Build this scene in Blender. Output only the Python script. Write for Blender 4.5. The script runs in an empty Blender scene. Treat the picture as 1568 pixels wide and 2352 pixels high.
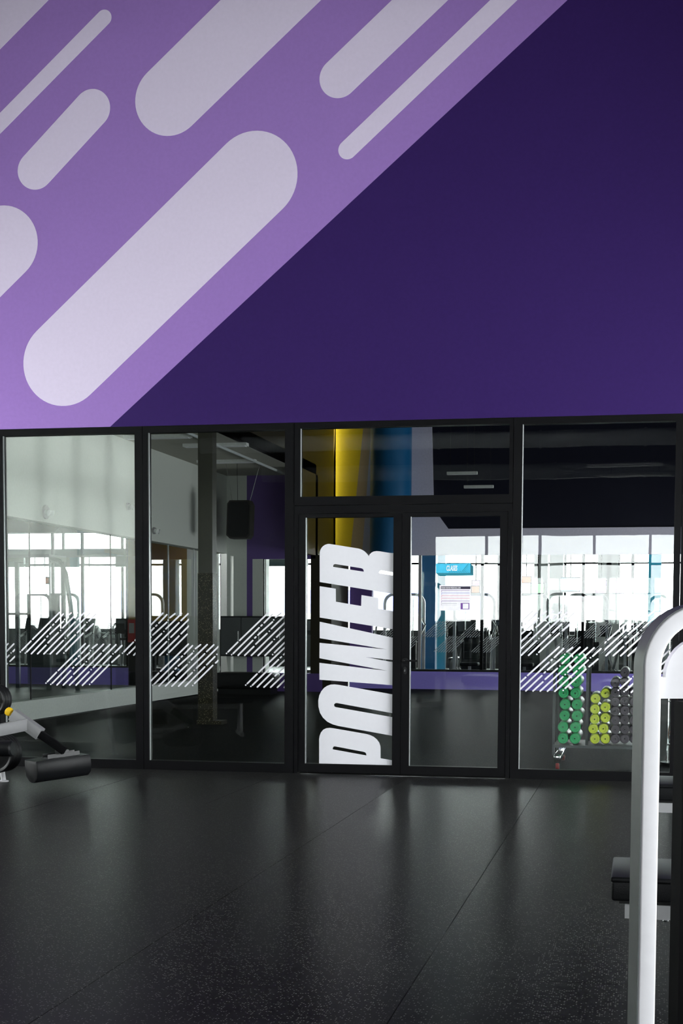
import bpy, bmesh, math, random
from mathutils import Vector, Matrix
random.seed(7)
PI = math.pi
scene = bpy.context.scene
C = scene.collection

# ------------------------------------------------------------------ camera
F, YAW, PITCH, ROLL, PPY = 3364.0, 0.20131, -0.06724, 0.004506, 1660.0
CAM = Vector((0.0, -13.12, 1.37))
fwd = Vector((-math.sin(YAW) * math.cos(PITCH), math.cos(YAW) * math.cos(PITCH), math.sin(PITCH)))
rgt = Vector((math.cos(YAW), math.sin(YAW), 0.0))
upv = rgt.cross(fwd)
RX = rgt * math.cos(ROLL) + upv * math.sin(ROLL)
UX = -rgt * math.sin(ROLL) + upv * math.cos(ROLL)
cd = bpy.data.cameras.new('camera')
cd.sensor_fit = 'VERTICAL'; cd.sensor_height = 36.0
cd.lens = F / 2352.0 * 36.0
cd.shift_y = (PPY - 1176.0) / 2352.0
cd.clip_end = 500
cam = bpy.data.objects.new('camera', cd); C.objects.link(cam)
m = Matrix.Identity(4)
for i in range(3):
    m[i][0] = RX[i]; m[i][1] = UX[i]; m[i][2] = -fwd[i]; m[i][3] = CAM[i]
cam.matrix_world = m
scene.camera = cam

# ------------------------------------------------------------------ world, exposure, window portals
w = bpy.data.worlds.new('overcast_sky'); scene.world = w; w.use_nodes = True
bg = w.node_tree.nodes['Background']
bg.inputs[0].default_value = (0.97, 0.985, 1.0, 1); bg.inputs[1].default_value = 9.0
vs = scene.view_settings
vs.view_transform = 'Standard'; vs.look = 'None'; vs.gamma = 1.0; vs.exposure = 0.9
vs.use_curve_mapping = False
scene.cycles.transparent_max_bounces = 32
scene.cycles.max_bounces = 8
scene.cycles.sample_clamp_indirect = 6.0

def portal(name, loc, rot, sx, sy):
    l = bpy.data.lights.new(name, 'AREA'); l.shape = 'RECTANGLE'; l.size = sx; l.size_y = sy
    l.cycles.is_portal = True
    o = bpy.data.objects.new(name, l); C.objects.link(o)
    o.location = loc; o.rotation_euler = rot
# light -Z axis points into the rooms
portal('window_portal_rear', (-1.25, -26.3, 2.6), (PI / 2, 0, 0), 8.5, 2.3)
portal('added_portal_left', (-9.3, -2.0, 1.6), (0, -PI / 2, 0), 2.8, 3.2)  # serves the added low side window
portal('window_portal_tall', (-9.3, -9.4, 3.1), (0, -PI / 2, 0), 3.2, 5.8)
portal('added_portal_right', (3.7, -5.7, 1.6), (0, PI / 2, 0), 2.8, 10.6)  # serves the added window in the right wall
portal('added_portal_studio', (3.6, 13.5, 1.4), (0, PI / 2, 0), 2.0, 3.0)  # serves the window added to light the studio
portal('window_portal_hall', (-6.5, 33.3, 2.78), (-PI / 2, 0, 0), 29, 3.25)

# ------------------------------------------------------------------ unprojection (pixel of the 1568x2352 frame -> a point on a plane)
def ray(x, y):
    return RX * ((x - 784.0) / F) - UX * ((y - PPY) / F) + fwd
def onY(x, y, Y=0.0):
    d = ray(x, y); return CAM + d * ((Y - CAM.y) / d.y)
def onZ(x, y, Z=0.0):
    d = ray(x, y); return CAM + d * ((Z - CAM.z) / d.z)
def onX(x, y, X):
    d = ray(x, y); return CAM + d * ((X - CAM.x) / d.x)

# ------------------------------------------------------------------ materials
def lin(c):
    return tuple(((v / 255.0) / 12.92 if v / 255.0 <= 0.04045 else ((v / 255.0 + 0.055) / 1.055) ** 2.4) for v in c)
MATS = {}
def mat(name, col, rough=0.5, metal=0.0, spec=0.5, var=0.06, scale=30.0, bump=0.0, bscale=200.0, coat=0.0, emit=0.0):
    if name in MATS: return MATS[name]
    M = bpy.data.materials.new(name); M.use_nodes = True
    nt = M.node_tree; b = nt.nodes['Principled BSDF']
    b.inputs['Roughness'].default_value = rough; b.inputs['Metallic'].default_value = metal
    b.inputs['Specular IOR Level'].default_value = spec
    b.inputs['Coat Weight'].default_value = coat
    tc = nt.nodes.new('ShaderNodeTexCoord')
    n = nt.nodes.new('ShaderNodeTexNoise'); n.inputs['Scale'].default_value = scale; n.inputs['Detail'].default_value = 4
    nt.links.new(tc.outputs['Object'], n.inputs['Vector'])
    r = nt.nodes.new('ShaderNodeValToRGB')
    r.color_ramp.elements[0].position = 0.3; r.color_ramp.elements[1].position = 0.7
    r.color_ramp.elements[0].color = (*[v * (1 - var) for v in col], 1)
    r.color_ramp.elements[1].color = (*[min(1, v * (1 + var)) for v in col], 1)
    nt.links.new(n.outputs['Fac'], r.inputs['Fac']); nt.links.new(r.outputs['Color'], b.inputs['Base Color'])
    if emit:
        nt.links.new(r.outputs['Color'], b.inputs['Emission Color']); b.inputs['Emission Strength'].default_value = emit
    if bump:
        n2 = nt.nodes.new('ShaderNodeTexNoise'); n2.inputs['Scale'].default_value = bscale; n2.inputs['Detail'].default_value = 3
        nt.links.new(tc.outputs['Object'], n2.inputs['Vector'])
        bp = nt.nodes.new('ShaderNodeBump'); bp.inputs['Strength'].default_value = bump; bp.inputs['Distance'].default_value = 0.01
        nt.links.new(n2.outputs['Fac'], bp.inputs['Height']); nt.links.new(bp.outputs['Normal'], b.inputs['Normal'])
    MATS[name] = M
    return M

def glass(name, tint, f0):
    M = bpy.data.materials.new(name); M.use_nodes = True
    nt = M.node_tree; nt.nodes.remove(nt.nodes['Principled BSDF'])
    out = nt.nodes['Material Output']
    t = nt.nodes.new('ShaderNodeBsdfTransparent'); t.inputs[0].default_value = (*tint, 1)
    g = nt.nodes.new('ShaderNodeBsdfAnisotropic'); g.inputs['Roughness'].default_value = 0.0
    lw = nt.nodes.new('ShaderNodeLayerWeight'); lw.inputs['Blend'].default_value = 0.5
    p = nt.nodes.new('ShaderNodeMath'); p.operation = 'POWER'; p.inputs[1].default_value = 5
    ma = nt.nodes.new('ShaderNodeMath'); ma.operation = 'MULTIPLY_ADD'; ma.inputs[1].default_value = 1 - f0; ma.inputs[2].default_value = f0
    tc = nt.nodes.new('ShaderNodeTexCoord'); nz = nt.nodes.new('ShaderNodeTexNoise'); nz.inputs['Scale'].default_value = 0.9
    bp = nt.nodes.new('ShaderNodeBump'); bp.inputs['Strength'].default_value = 0.05; bp.inputs['Distance'].default_value = 0.012
    nt.links.new(tc.outputs['Object'], nz.inputs['Vector']); nt.links.new(nz.outputs['Fac'], bp.inputs['Height'])
    nt.links.new(bp.outputs['Normal'], g.inputs['Normal'])
    mx = nt.nodes.new('ShaderNodeMixShader')
    nt.links.new(lw.outputs['Facing'], p.inputs[0]); nt.links.new(p.outputs[0], ma.inputs[0])
    nt.links.new(ma.outputs[0], mx.inputs[0]); nt.links.new(t.outputs[0], mx.inputs[1]); nt.links.new(g.outputs[0], mx.inputs[2])
    nt.links.new(mx.outputs[0], out.inputs[0])
    MATS[name] = M
    return M

def rubber(name, base, speck, rough, dens, sheen=0.25):
    M = bpy.data.materials.new(name); M.use_nodes = True
    nt = M.node_tree; b = nt.nodes['Principled BSDF']; L = nt.links.new
    tc = nt.nodes.new('ShaderNodeNewGeometry')
    v = nt.nodes.new('ShaderNodeTexVoronoi'); v.inputs['Scale'].default_value = 115.0
    L(tc.outputs['Position'], v.inputs['Vector'])
    # each cell either holds a fleck or not
    sep = nt.nodes.new('ShaderNodeSeparateColor'); L(v.outputs['Color'], sep.inputs[0])
    pick = nt.nodes.new('ShaderNodeMath'); pick.operation = 'LESS_THAN'; pick.inputs[1].default_value = dens
    L(sep.outputs[0], pick.inputs[0])
    near = nt.nodes.new('ShaderNodeMath'); near.operation = 'LESS_THAN'; near.inputs[1].default_value = 0.34
    L(v.outputs['Distance'], near.inputs[0])
    mul = nt.nodes.new('ShaderNodeMath'); mul.operation = 'MULTIPLY'; L(pick.outputs[0], mul.inputs[0]); L(near.outputs[0], mul.inputs[1])
    n = nt.nodes.new('ShaderNodeTexNoise'); n.inputs['Scale'].default_value = 1.3; n.inputs['Detail'].default_value = 2
    L(tc.outputs['Position'], n.inputs['Vector'])
    r = nt.nodes.new('ShaderNodeValToRGB'); r.color_ramp.elements[0].position = 0.3; r.color_ramp.elements[1].position = 0.7
    r.color_ramp.elements[0].color = (*[c * 0.9 for c in base], 1); r.color_ramp.elements[1].color = (*[c * 1.1 for c in base], 1)
    L(n.outputs['Fac'], r.inputs['Fac'])
    mx = nt.nodes.new('ShaderNodeMix'); mx.data_type = 'RGBA'
    L(mul.outputs[0], mx.inputs[0]); L(r.outputs['Color'], mx.inputs[6]); mx.inputs[7].default_value = (*speck, 1)
    L(mx.outputs[2], b.inputs['Base Color'])
    # wiped streaks across the floor change the sheen
    mp = nt.nodes.new('ShaderNodeMapping'); mp.inputs['Scale'].default_value = (1.0, 2.5, 1.0); L(tc.outputs['Position'], mp.inputs['Vector'])
    s = nt.nodes.new('ShaderNodeTexNoise'); s.inputs['Scale'].default_value = 2.0; s.inputs['Detail'].default_value = 3
    L(mp.outputs['Vector'], s.inputs['Vector'])
    rr = nt.nodes.new('ShaderNodeMapRange'); rr.inputs['To Min'].default_value = rough - 0.002; rr.inputs['To Max'].default_value = rough + 0.002
    rr.inputs['From Min'].default_value = 0.3; rr.inputs['From Max'].default_value = 0.7
    L(s.outputs['Fac'], rr.inputs['Value']); L(rr.outputs['Result'], b.inputs['Roughness'])
    b.inputs['Specular IOR Level'].default_value = 0.0
    # worn rubber: a weak sheen that grows only gently towards grazing angles
    gl = nt.nodes.new('ShaderNodeBsdfAnisotropic'); L(rr.outputs['Result'], gl.inputs['Roughness'])
    m2 = nt.nodes.new('ShaderNodeMapping'); m2.inputs['Scale'].default_value = (0.35, 1.6, 1.0); L(tc.outputs['Position'], m2.inputs['Vector'])
    g = nt.nodes.new('ShaderNodeTexNoise'); g.inputs['Scale'].default_value = 22.0; g.inputs['Detail'].default_value = 2; L(m2.outputs['Vector'], g.inputs['Vector'])
    bp = nt.nodes.new('ShaderNodeBump'); bp.inputs['Strength'].default_value = 0.08; bp.inputs['Distance'].default_value = 0.006
    L(g.outputs['Fac'], bp.inputs['Height']); L(bp.outputs['Normal'], gl.inputs['Normal'])
    lw = nt.nodes.new('ShaderNodeLayerWeight'); lw.inputs['Blend'].default_value = 0.5
    pw = nt.nodes.new('ShaderNodeMath'); pw.operation = 'POWER'; pw.inputs[1].default_value = 4
    fm = nt.nodes.new('ShaderNodeMath'); fm.operation = 'MULTIPLY_ADD'; fm.inputs[1].default_value = sheen; fm.inputs[2].default_value = 0.01
    L(lw.outputs['Facing'], pw.inputs[0]); L(pw.outputs[0], fm.inputs[0])
    ms = nt.nodes.new('ShaderNodeMixShader'); L(fm.outputs[0], ms.inputs[0]); L(b.outputs[0], ms.inputs[1]); L(gl.outputs[0], ms.inputs[2])
    L(ms.outputs[0], nt.nodes['Material Output'].inputs[0])
    MATS[name] = M
    return M

def translucent(name, col):
    M = bpy.data.materials.new(name); M.use_nodes = True; nt = M.node_tree
    nt.nodes.remove(nt.nodes['Principled BSDF'])
    a = nt.nodes.new('ShaderNodeBsdfTranslucent'); a.inputs[0].default_value = (*col, 1)
    b = nt.nodes.new('ShaderNodeBsdfDiffuse'); n = nt.nodes.new('ShaderNodeTexNoise'); n.inputs['Scale'].default_value = 300
    r = nt.nodes.new('ShaderNodeValToRGB'); r.color_ramp.elements[0].color = (0.6, 0.6, 0.58, 1); r.color_ramp.elements[1].color = (0.75, 0.75, 0.72, 1)
    nt.links.new(n.outputs['Fac'], r.inputs['Fac']); nt.links.new(r.outputs['Color'], b.inputs[0])
    mx = nt.nodes.new('ShaderNodeMixShader'); mx.inputs[0].default_value = 0.15; nt.links.new(a.outputs[0], mx.inputs[1]); nt.links.new(b.outputs[0], mx.inputs[2])
    nt.links.new(mx.outputs[0], nt.nodes['Material Output'].inputs[0]); MATS[name] = M
translucent('blind_white', (0.9, 0.92, 0.88))
rubber('rubber_floor', (0.0042, 0.0042, 0.0043), (0.15, 0.15, 0.14), 0.29, 0.26, 0.26)
rubber('studio_rubber', (0.005, 0.0052, 0.0054), (0.1, 0.1, 0.1), 0.34, 0.12, 0.05)
rubber('granite', (0.022, 0.017, 0.009), (0.45, 0.38, 0.24), 0.28, 0.16)
glass('clear_glass', (0.93, 0.96, 0.945), 0.034)
glass('hall_glass', (0.97, 0.985, 0.98), 0.035)
mat('paint_dark_purple', lin((48, 28, 88)), 0.6, spec=0.1, var=0.03, bump=0.05, bscale=60)
mat('paint_lavender', lin((150, 116, 186)), 0.6, spec=0.1, var=0.03, bump=0.05, bscale=60)
mat('paint_pale', lin((214, 202, 226)), 0.6, spec=0.1, var=0.02, bump=0.05, bscale=60)
mat('paint_white', (0.72, 0.73, 0.70), 0.6, spec=0.3, var=0.03, bump=0.03, bscale=50)
mat('paint_purple_dado', lin((168, 150, 252)), 0.5, spec=0.1, var=0.03)
mat('paint_purple_wall', lin((104, 78, 150)), 0.55, spec=0.3, var=0.03)
mat('paint_mustard', lin((150, 118, 20)), 0.5, spec=0.3, var=0.04)
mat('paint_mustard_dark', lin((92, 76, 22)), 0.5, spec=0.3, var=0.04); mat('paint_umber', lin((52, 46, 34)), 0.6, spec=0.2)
mat('paint_yellow', lin((222, 186, 20)), 0.5, spec=0.3, var=0.04)
mat('paint_tan', lin((178, 150, 110)), 0.5, spec=0.3, var=0.04)
mat('paint_grey', lin((170, 165, 170)), 0.5, spec=0.3, var=0.04)
mat('paint_charcoal', (0.05, 0.05, 0.055), 0.7, spec=0.2); mat('paint_lavender_grey', lin((226, 218, 240)), 0.5, spec=0.2)
mat('paint_blue', lin((22, 104, 160)), 0.45, spec=0.4, var=0.04)
mat('paint_cyan', lin((70, 190, 225)), 0.4, spec=0.4, var=0.03)
mat('paint_navy', lin((26, 26, 42)), 0.6, spec=0.2, var=0.05)
mat('paint_ceiling_dark', lin((34, 34, 40)), 0.7, spec=0.2, var=0.05)
mat('ceiling_tile', (0.42, 0.41, 0.36), 0.7, spec=0.2, var=0.05)
mat('black_aluminium', (0.0035, 0.0035, 0.0042), 0.5, metal=0.0, spec=0.08, var=0.08, scale=60, bump=0.02, bscale=900)
mat('joint_highlight_silver', (0.55, 0.57, 0.58), 0.3, metal=0.6)
mat('gasket', (0.006, 0.006, 0.006), 0.7)
mat('vinyl_white', (0.70, 0.69, 0.74), 0.5, spec=0.3, var=0.01)
mat('steel', (0.62, 0.63, 0.64), 0.22, metal=1.0)
mat('chrome', (0.75, 0.76, 0.78), 0.1, metal=1.0)
mat('white_powdercoat', (0.68, 0.67, 0.70), 0.35, spec=0.5, var=0.02, bump=0.03, bscale=500, coat=0.2)
mat('silver_powdercoat', (0.3, 0.3, 0.31), 0.4, metal=0.3, spec=0.5, var=0.03, bump=0.03, bscale=500)
mat('charcoal_powdercoat', (0.05, 0.055, 0.06), 0.42, spec=0.5, bump=0.03, bscale=500)
mat('black_vinyl', (0.006, 0.0065, 0.0075), 0.42, spec=0.16, var=0.1, bump=0.12, bscale=260)
mat('black_plastic', (0.004, 0.004, 0.005), 0.4, spec=0.25)
mat('black_rubber', (0.007, 0.007, 0.008), 0.45, spec=0.3)
mat('knob_yellow', (0.85, 0.52, 0.01), 0.4)
mat('tube_green', (0.012, 0.30, 0.10), 0.38, bump=0.05)
mat('tube_yellow', (0.52, 0.58, 0.03), 0.38, bump=0.05)
mat('tube_plum', (0.055, 0.042, 0.058), 0.4, bump=0.05)
mat('caster_red', (0.16, 0.02, 0.02), 0.4)
mat('ball_orange', (0.62, 0.09, 0.015), 0.45)
mat('red_paint', (0.45, 0.02, 0.02), 0.4)
mat('hall_floor_grey', (0.14, 0.15, 0.145), 0.5, spec=0.2, var=0.08, scale=4)
mat('concrete', (0.5, 0.5, 0.48), 0.8, var=0.08, scale=3)
mat('duct_grey', (0.6, 0.62, 0.64), 0.42, metal=0.1, spec=0.5)
mat('fixture_white', (0.8, 0.8, 0.8), 0.4)
mat('print_dark', lin((40, 34, 58)), 0.6); mat('print_white', (0.82, 0.80, 0.85), 0.6)
mat('print_violet', lin((104, 60, 140)), 0.6); mat('print_blue', lin((120, 130, 200)), 0.6)
mat('print_pink', lin((214, 130, 150)), 0.6); mat('print_grey', lin((170, 170, 175)), 0.6)
mat('print_orange', lin((230, 130, 60)), 0.6)
mat('sign_cyan', lin((58, 186, 224)), 0.45); mat('sign_teal', lin((10, 120, 140)), 0.45); mat('sign_teal_dark', lin((16, 96, 112)), 0.45)
mat('sign_light', lin((150, 225, 240)), 0.45); mat('sign_text', lin((225, 235, 240)), 0.45)
for nm, c in dict(green=(120, 200, 120), orange=(240, 110, 50), blue=(110, 160, 220), violet=(190, 140, 235), lime=(40, 150, 60)).items():
    mat('screen_' + nm, lin(c), 0.3, emit=0.4, var=0.25, scale=9)

# ------------------------------------------------------------------ mesh helpers
class MB:
    def __init__(s): s.v = []; s.f = []
    def add(s, vs, fs):
        o = len(s.v); s.v += [tuple(v) for v in vs]; s.f += [tuple(i + o for i in f) for f in fs]; return s
    def box(s, x0, y0, z0, x1, y1, z1, bev=0.0):
        if x0 > x1: x0, x1 = x1, x0
        if y0 > y1: y0, y1 = y1, y0
        if z0 > z1: z0, z1 = z1, z0
        if bev <= 0:
            return s.add([(x0, y0, z0), (x1, y0, z0), (x1, y1, z0), (x0, y1, z0), (x0, y0, z1), (x1, y0, z1), (x1, y1, z1), (x0, y1, z1)],
                         [(0, 3, 2, 1), (4, 5, 6, 7), (0, 1, 5, 4), (1, 2, 6, 5), (2, 3, 7, 6), (3, 0, 4, 7)])
        bm = bmesh.new(); bmesh.ops.create_cube(bm, size=1)
        for v in bm.verts:
            v.co = Vector(((x0 + x1) / 2 + v.co.x * (x1 - x0), (y0 + y1) / 2 + v.co.y * (y1 - y0), (z0 + z1) / 2 + v.co.z * (z1 - z0)))
        bmesh.ops.bevel(bm, geom=bm.edges[:], offset=bev, segments=3, affect='EDGES', profile=0.5)
        bm.verts.index_update()
        s.add([v.co[:] for v in bm.verts], [[v.index for v in f.verts] for f in bm.faces]); bm.free(); return s
    def prism(s, pts, e):          # polygon (convex or simple) in 3D, extruded by vector e
        n = len(pts); e = Vector(e); P = [Vector(p) for p in pts]
        return s.add([p[:] for p in P] + [(p + e)[:] for p in P],
                     [tuple(range(n))[::-1], tuple(range(n, 2 * n))] + [(i, (i + 1) % n, n + (i + 1) % n, n + i) for i in range(n)])
    def tube(s, path, r, n=10, prof=None, cap=True, twist=None):   # sweep a circle (or a 2D profile) along a polyline
        P = [Vector(p) for p in path]
        if prof is None: prof = [(r * math.cos(2 * PI * k / n), r * math.sin(2 * PI * k / n)) for k in range(n)]
        n = len(prof); rings = []
        t0 = (P[1] - P[0]).normalized()
        ref = Vector(twist) if twist else (Vector((0, 0, 1)) if abs(t0.z) < 0.9 else Vector((0, 1, 0)))
        for i, p in enumerate(P):
            a = (P[i] - P[i - 1]).normalized() if i else t0
            b = (P[i + 1] - P[i]).normalized() if i < len(P) - 1 else a
            t = (a + b).normalized(); k = 1.0 / max(0.5, math.sqrt((1 + a.dot(b)) / 2))
            if twist:
                side = t.cross(ref).normalized(); u = ref
                rings.append([p + side * (q[0] * k) + u * q[1] for q in prof])
            else:
                side = t.cross(ref)
                if side.length < 1e-4: side = t.cross(Vector((1, 0, 0)))
                side.normalize(); u = side.cross(t).normalized(); ref = u
                rings.append([p + side * q[0] + u * q[1] for q in prof])
        vs = [v[:] for rg in rings for v in rg]; fs = []
        for i in range(len(P) - 1):
            for k in range(n):
                k2 = (k + 1) % n
                fs.append((i * n + k, i * n + k2, (i + 1) * n + k2, (i + 1) * n + k))
        if cap: fs += [tuple(range(n))[::-1], tuple(range((len(P) - 1) * n, len(P) * n))]
        return s.add(vs, fs)
    def lathe(s, prof, origin, axis, n=20):     # prof: list of (distance along axis, radius)
        A = Vector(axis).normalized(); o = Vector(origin)
        ref = Vector((0, 0, 1)) if abs(A.z) < 0.9 else Vector((1, 0, 0))
        u = A.cross(ref).normalized(); v = A.cross(u)
        vs = []; fs = []
        for (h, r) in prof:
            for k in range(n):
                a = 2 * PI * k / n
                vs.append((o + A * h + u * (r * math.cos(a)) + v * (r * math.sin(a)))[:])
        m = len(prof)
        for i in range(m - 1):
            for k in range(n):
                k2 = (k + 1) % n
                fs.append((i * n + k, i * n + k2, (i + 1) * n + k2, (i + 1) * n + k))
        fs += [tuple(range(n))[::-1], tuple(range((m - 1) * n, m * n))]
        return s.add(vs, fs)
    def build(s, name, mt, parent=None, smooth=False, flip=True):
        me = bpy.data.meshes.new(name); me.from_pydata(s.v, [], s.f); me.validate()
        bm = bmesh.new(); bm.from_mesh(me)
        bmesh.ops.recalc_face_normals(bm, faces=bm.faces[:]); bm.to_mesh(me); bm.free()
        if smooth:
            for p in me.polygons: p.use_smooth = True
            me.set_sharp_from_angle(angle=math.radians(38))
        me.materials.append(MATS[mt] if isinstance(mt, str) else mt)
        o = bpy.data.objects.new(name, me); C.objects.link(o)
        if parent is not None:
            o.parent = parent
        return o
def box(name, mt, x0, y0, z0, x1, y1, z1, parent=None, bev=0.0):
    return MB().box(x0, y0, z0, x1, y1, z1, bev).build(name, mt, parent, smooth=bev > 0)
def tag(o, label, cat, group=None, kind=None):
    o['label'] = label; o['category'] = cat
    if group: o['group'] = group
    if kind: o['kind'] = kind
    return o
def thing(name, label, cat, loc=(0, 0, 0), rotz=0.0, group=None, kind=None):
    o = bpy.data.objects.new(name, None); C.objects.link(o); o.empty_display_size = 0.1
    o.location = loc; o.rotation_euler = (0, 0, rotz)
    return tag(o, label, cat, group, kind)
def dup(root, loc, rotz, label, group=None):
    r = root.copy(); C.objects.link(r); r.location = loc; r.rotation_euler = (0, 0, rotz); r['label'] = label
    if group: r['group'] = group
    for ch in list(root.children):
        c = ch.copy(); C.objects.link(c); c.parent = r
        for g in ch.children:
            d = g.copy(); C.objects.link(d); d.parent = c
    return r
def struct(o, label, cat):
    return tag(o, label, cat, kind='structure')
def curve_shape(name, loops, mt, thick, parent, Y):
    """flat shape with holes in the XZ plane (loops of (x, z)), extruded along Y"""
    cu = bpy.data.curves.new(name, 'CURVE'); cu.dimensions = '2D'; cu.fill_mode = 'BOTH'; cu.extrude = thick / 2
    for lp in loops:
        sp = cu.splines.new('POLY'); sp.points.add(len(lp) - 1)
        for i, (x, z) in enumerate(lp): sp.points[i].co = (x, z, 0, 1)
        sp.use_cyclic_u = True
    to = bpy.data.objects.new(name + '_tmp', cu); C.objects.link(to)
    dg = bpy.context.evaluated_depsgraph_get()
    me = bpy.data.meshes.new_from_object(to.evaluated_get(dg))
    bpy.data.objects.remove(to); bpy.data.curves.remove(cu)
    me.transform(Matrix.Translation((0, Y, 0)) @ Matrix.Rotation(PI / 2, 4, 'X'))
    me.materials.clear(); me.materials.append(MATS[mt]); me.name = name
    o = bpy.data.objects.new(name, me); C.objects.link(o); o.parent = parent
    return o
def text_shape(name, txt, mt, size, x, Y, z, parent, sx=1.0, shear=0.0, align='LEFT', bold=0.0):
    cu = bpy.data.curves.new(name, 'FONT'); cu.body = txt; cu.size = size; cu.extrude = 0.0006; cu.align_x = align
    cu.shear = shear; cu.offset = bold
    to = bpy.data.objects.new(name + '_tmp', cu); C.objects.link(to)
    dg = bpy.context.evaluated_depsgraph_get()
    me = bpy.data.meshes.new_from_object(to.evaluated_get(dg))
    bpy.data.objects.remove(to); bpy.data.curves.remove(cu)
    me.transform(Matrix.Translation((x, Y, z)) @ Matrix.Rotation(PI / 2, 4, 'X') @ Matrix.Diagonal((sx, 1, 1, 1)))
    me.materials.clear(); me.materials.append(MATS[mt]); me.name = name
    o = bpy.data.objects.new(name, me); C.objects.link(o); o.parent = parent
    return o
def capsule_pts(a, b, r, n=8):
    """2D capsule outline; b None gives a dot"""
    a = Vector(a); b = Vector(b) if b is not None else a
    d = b - a; d = d.normalized() if d.length > 1e-6 else Vector((1, 0))
    t = math.atan2(d.y, d.x); pts = []
    for k in range(n + 1):
        q = t + PI / 2 + PI * k / n; pts.append((a.x + r * math.cos(q), a.y + r * math.sin(q)))
    for k in range(n + 1):
        q = t - PI / 2 + PI * k / n; pts.append((b.x + r * math.cos(q), b.y + r * math.sin(q)))
    return pts
def clip_x(pts, x0, x1):
    for lim, sgn in ((x0, 1), (x1, -1)):
        out = []
        for i in range(len(pts)):
            p, q = pts[i], pts[(i + 1) % len(pts)]
            ip, iq = (p[0] - lim) * sgn >= 0, (q[0] - lim) * sgn >= 0
            if ip: out.append(p)
            if ip != iq:
                t = (lim - p[0]) / (q[0] - p[0]); out.append((lim, p[1] + t * (q[1] - p[1])))
        pts = out
        if len(pts) < 3: return []
    return pts

# ================================================================== THE FRONT ROOM (where the camera stands)
ZT = 3.19            # underside of the painted wall
RX0, RX1, RY0, RZ = -9.0, 3.4, -26.0, 7.7
fl = box('floor', 'gasket', RX0 - 0.3, RY0 - 0.3, -0.15, RX1 + 0.3, 0.12, -0.012)
struct(fl, 'black flecked rubber gym floor laid in long strips', 'floor')
xe = [-2.03 + 1.197 * k for k in range(-9, 7)]
cuts = {5: [-9.6, -1.9], 6: [-10.2, -4.3], 7: [-11.0], 8: [-8.9, -2.46], 9: [-11.5], 10: [-7.5]}
for i in range(len(xe) - 1):
    a, b = max(xe[i], RX0), min(xe[i + 1], RX1)
    if b - a < 0.05: continue
    ys = [RY0] + sorted(cuts.get(i, [-14.0 + (i % 3) * 2.1])) + [-0.052]
    for k in range(len(ys) - 1):
        h = random.uniform(-0.0012, 0.0004)
        box('rubber_mat', 'rubber_floor', a + 0.0016, ys[k] + 0.0016, -0.012, b - 0.0016, ys[k + 1] - 0.0016, h, fl)
ce = box('ceiling', 'paint_ceiling_dark', RX0 - 0.3, RY0 - 0.3, RZ, RX1 + 0.3, 0.2, RZ + 0.2)
struct(ce, 'dark painted ceiling of the front gym room', 'ceiling')

def wall_with_window(name, label, axis, pos, thick, a0, a1, zt, openings, mt, mull=1.25):
    """a straight wall along x (axis 'x', at y=pos) or y; openings (a0,a1,z0,z1) get frame bars and a pane"""
    root = thing(name, label, 'wall', kind='structure')
    def bx(nm, m_, p0, p1, z0, z1, t0, t1):
        if axis == 'x': return box(nm, m_, p0, t0, z0, p1, t1, z1, root)
        return box(nm, m_, t0, p0, z0, t1, p1, z1, root)
    cur = a0
    for (o0, o1, z0, z1) in sorted(openings):
        bx('wall_section', mt, cur, o0, 0, zt, pos, pos + thick)
        if z0 > 0.02: bx('wall_section', mt, o0, o1, 0, z0, pos, pos + thick)
        bx('wall_section', mt, o0, o1, z1, zt, pos, pos + thick)
        n = max(1, round((o1 - o0) / mull)); c = pos + thick / 2
        for k in range(n + 1):
            x = o0 + (o1 - o0) * k / n
            bx('window_mullion', 'black_aluminium', x - 0.035, x + 0.035, z0, z1, c - 0.05, c + 0.05)
        for z in (z0, (z0 + (z1 - z0) * 0.66), z1):
            bx('window_rail', 'black_aluminium', o0, o1, z - 0.03, z + 0.03, c - 0.045, c + 0.045)
        bx('window_pane', 'hall_glass', o0, o1, z0, z1, c - 0.004, c + 0.004)
        cur = o1
    bx('wall_section', mt, cur, a1, 0, zt, pos, pos + thick)
    return root
wall_with_window('wall_rear', 'rear wall of the front room with a long band of windows', 'x', RY0 - 0.3, 0.3, RX0, RX1, RZ, [(-5.5, 3.0, 1.45, 3.75)], 'paint_charcoal', 1.5)
wall_with_window('wall_left', 'side wall of the front room with a tall window and an added low one', 'y', RX0 - 0.3, 0.3, RY0, 0.1, RZ, [(-3.6, -0.4, 0.2, 3.0), (-12.3, -6.5, 1.5, 4.7)], 'paint_charcoal', 1.5)  # low window added to brighten the bottom of the mural
bld = box('added_blind', 'blind_white', RX0 + 0.02, -12.4, 1.45, RX0 + 0.026, -6.4, 4.75); tag(bld, 'added white blind over the tall side window, its glow mirrored in the leftmost glass', 'blind')  # translucent sheet added so its reflected glow lightens the leftmost pane
wall_with_window('wall_right', 'side wall of the front room with an added wide low window', 'y', RX1, 0.3, RY0, 0.1, RZ, [(-11.0, -0.4, 0.2, 3.0)], 'paint_charcoal', 1.5)  # window added to light the lower mural and the white machine

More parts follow.
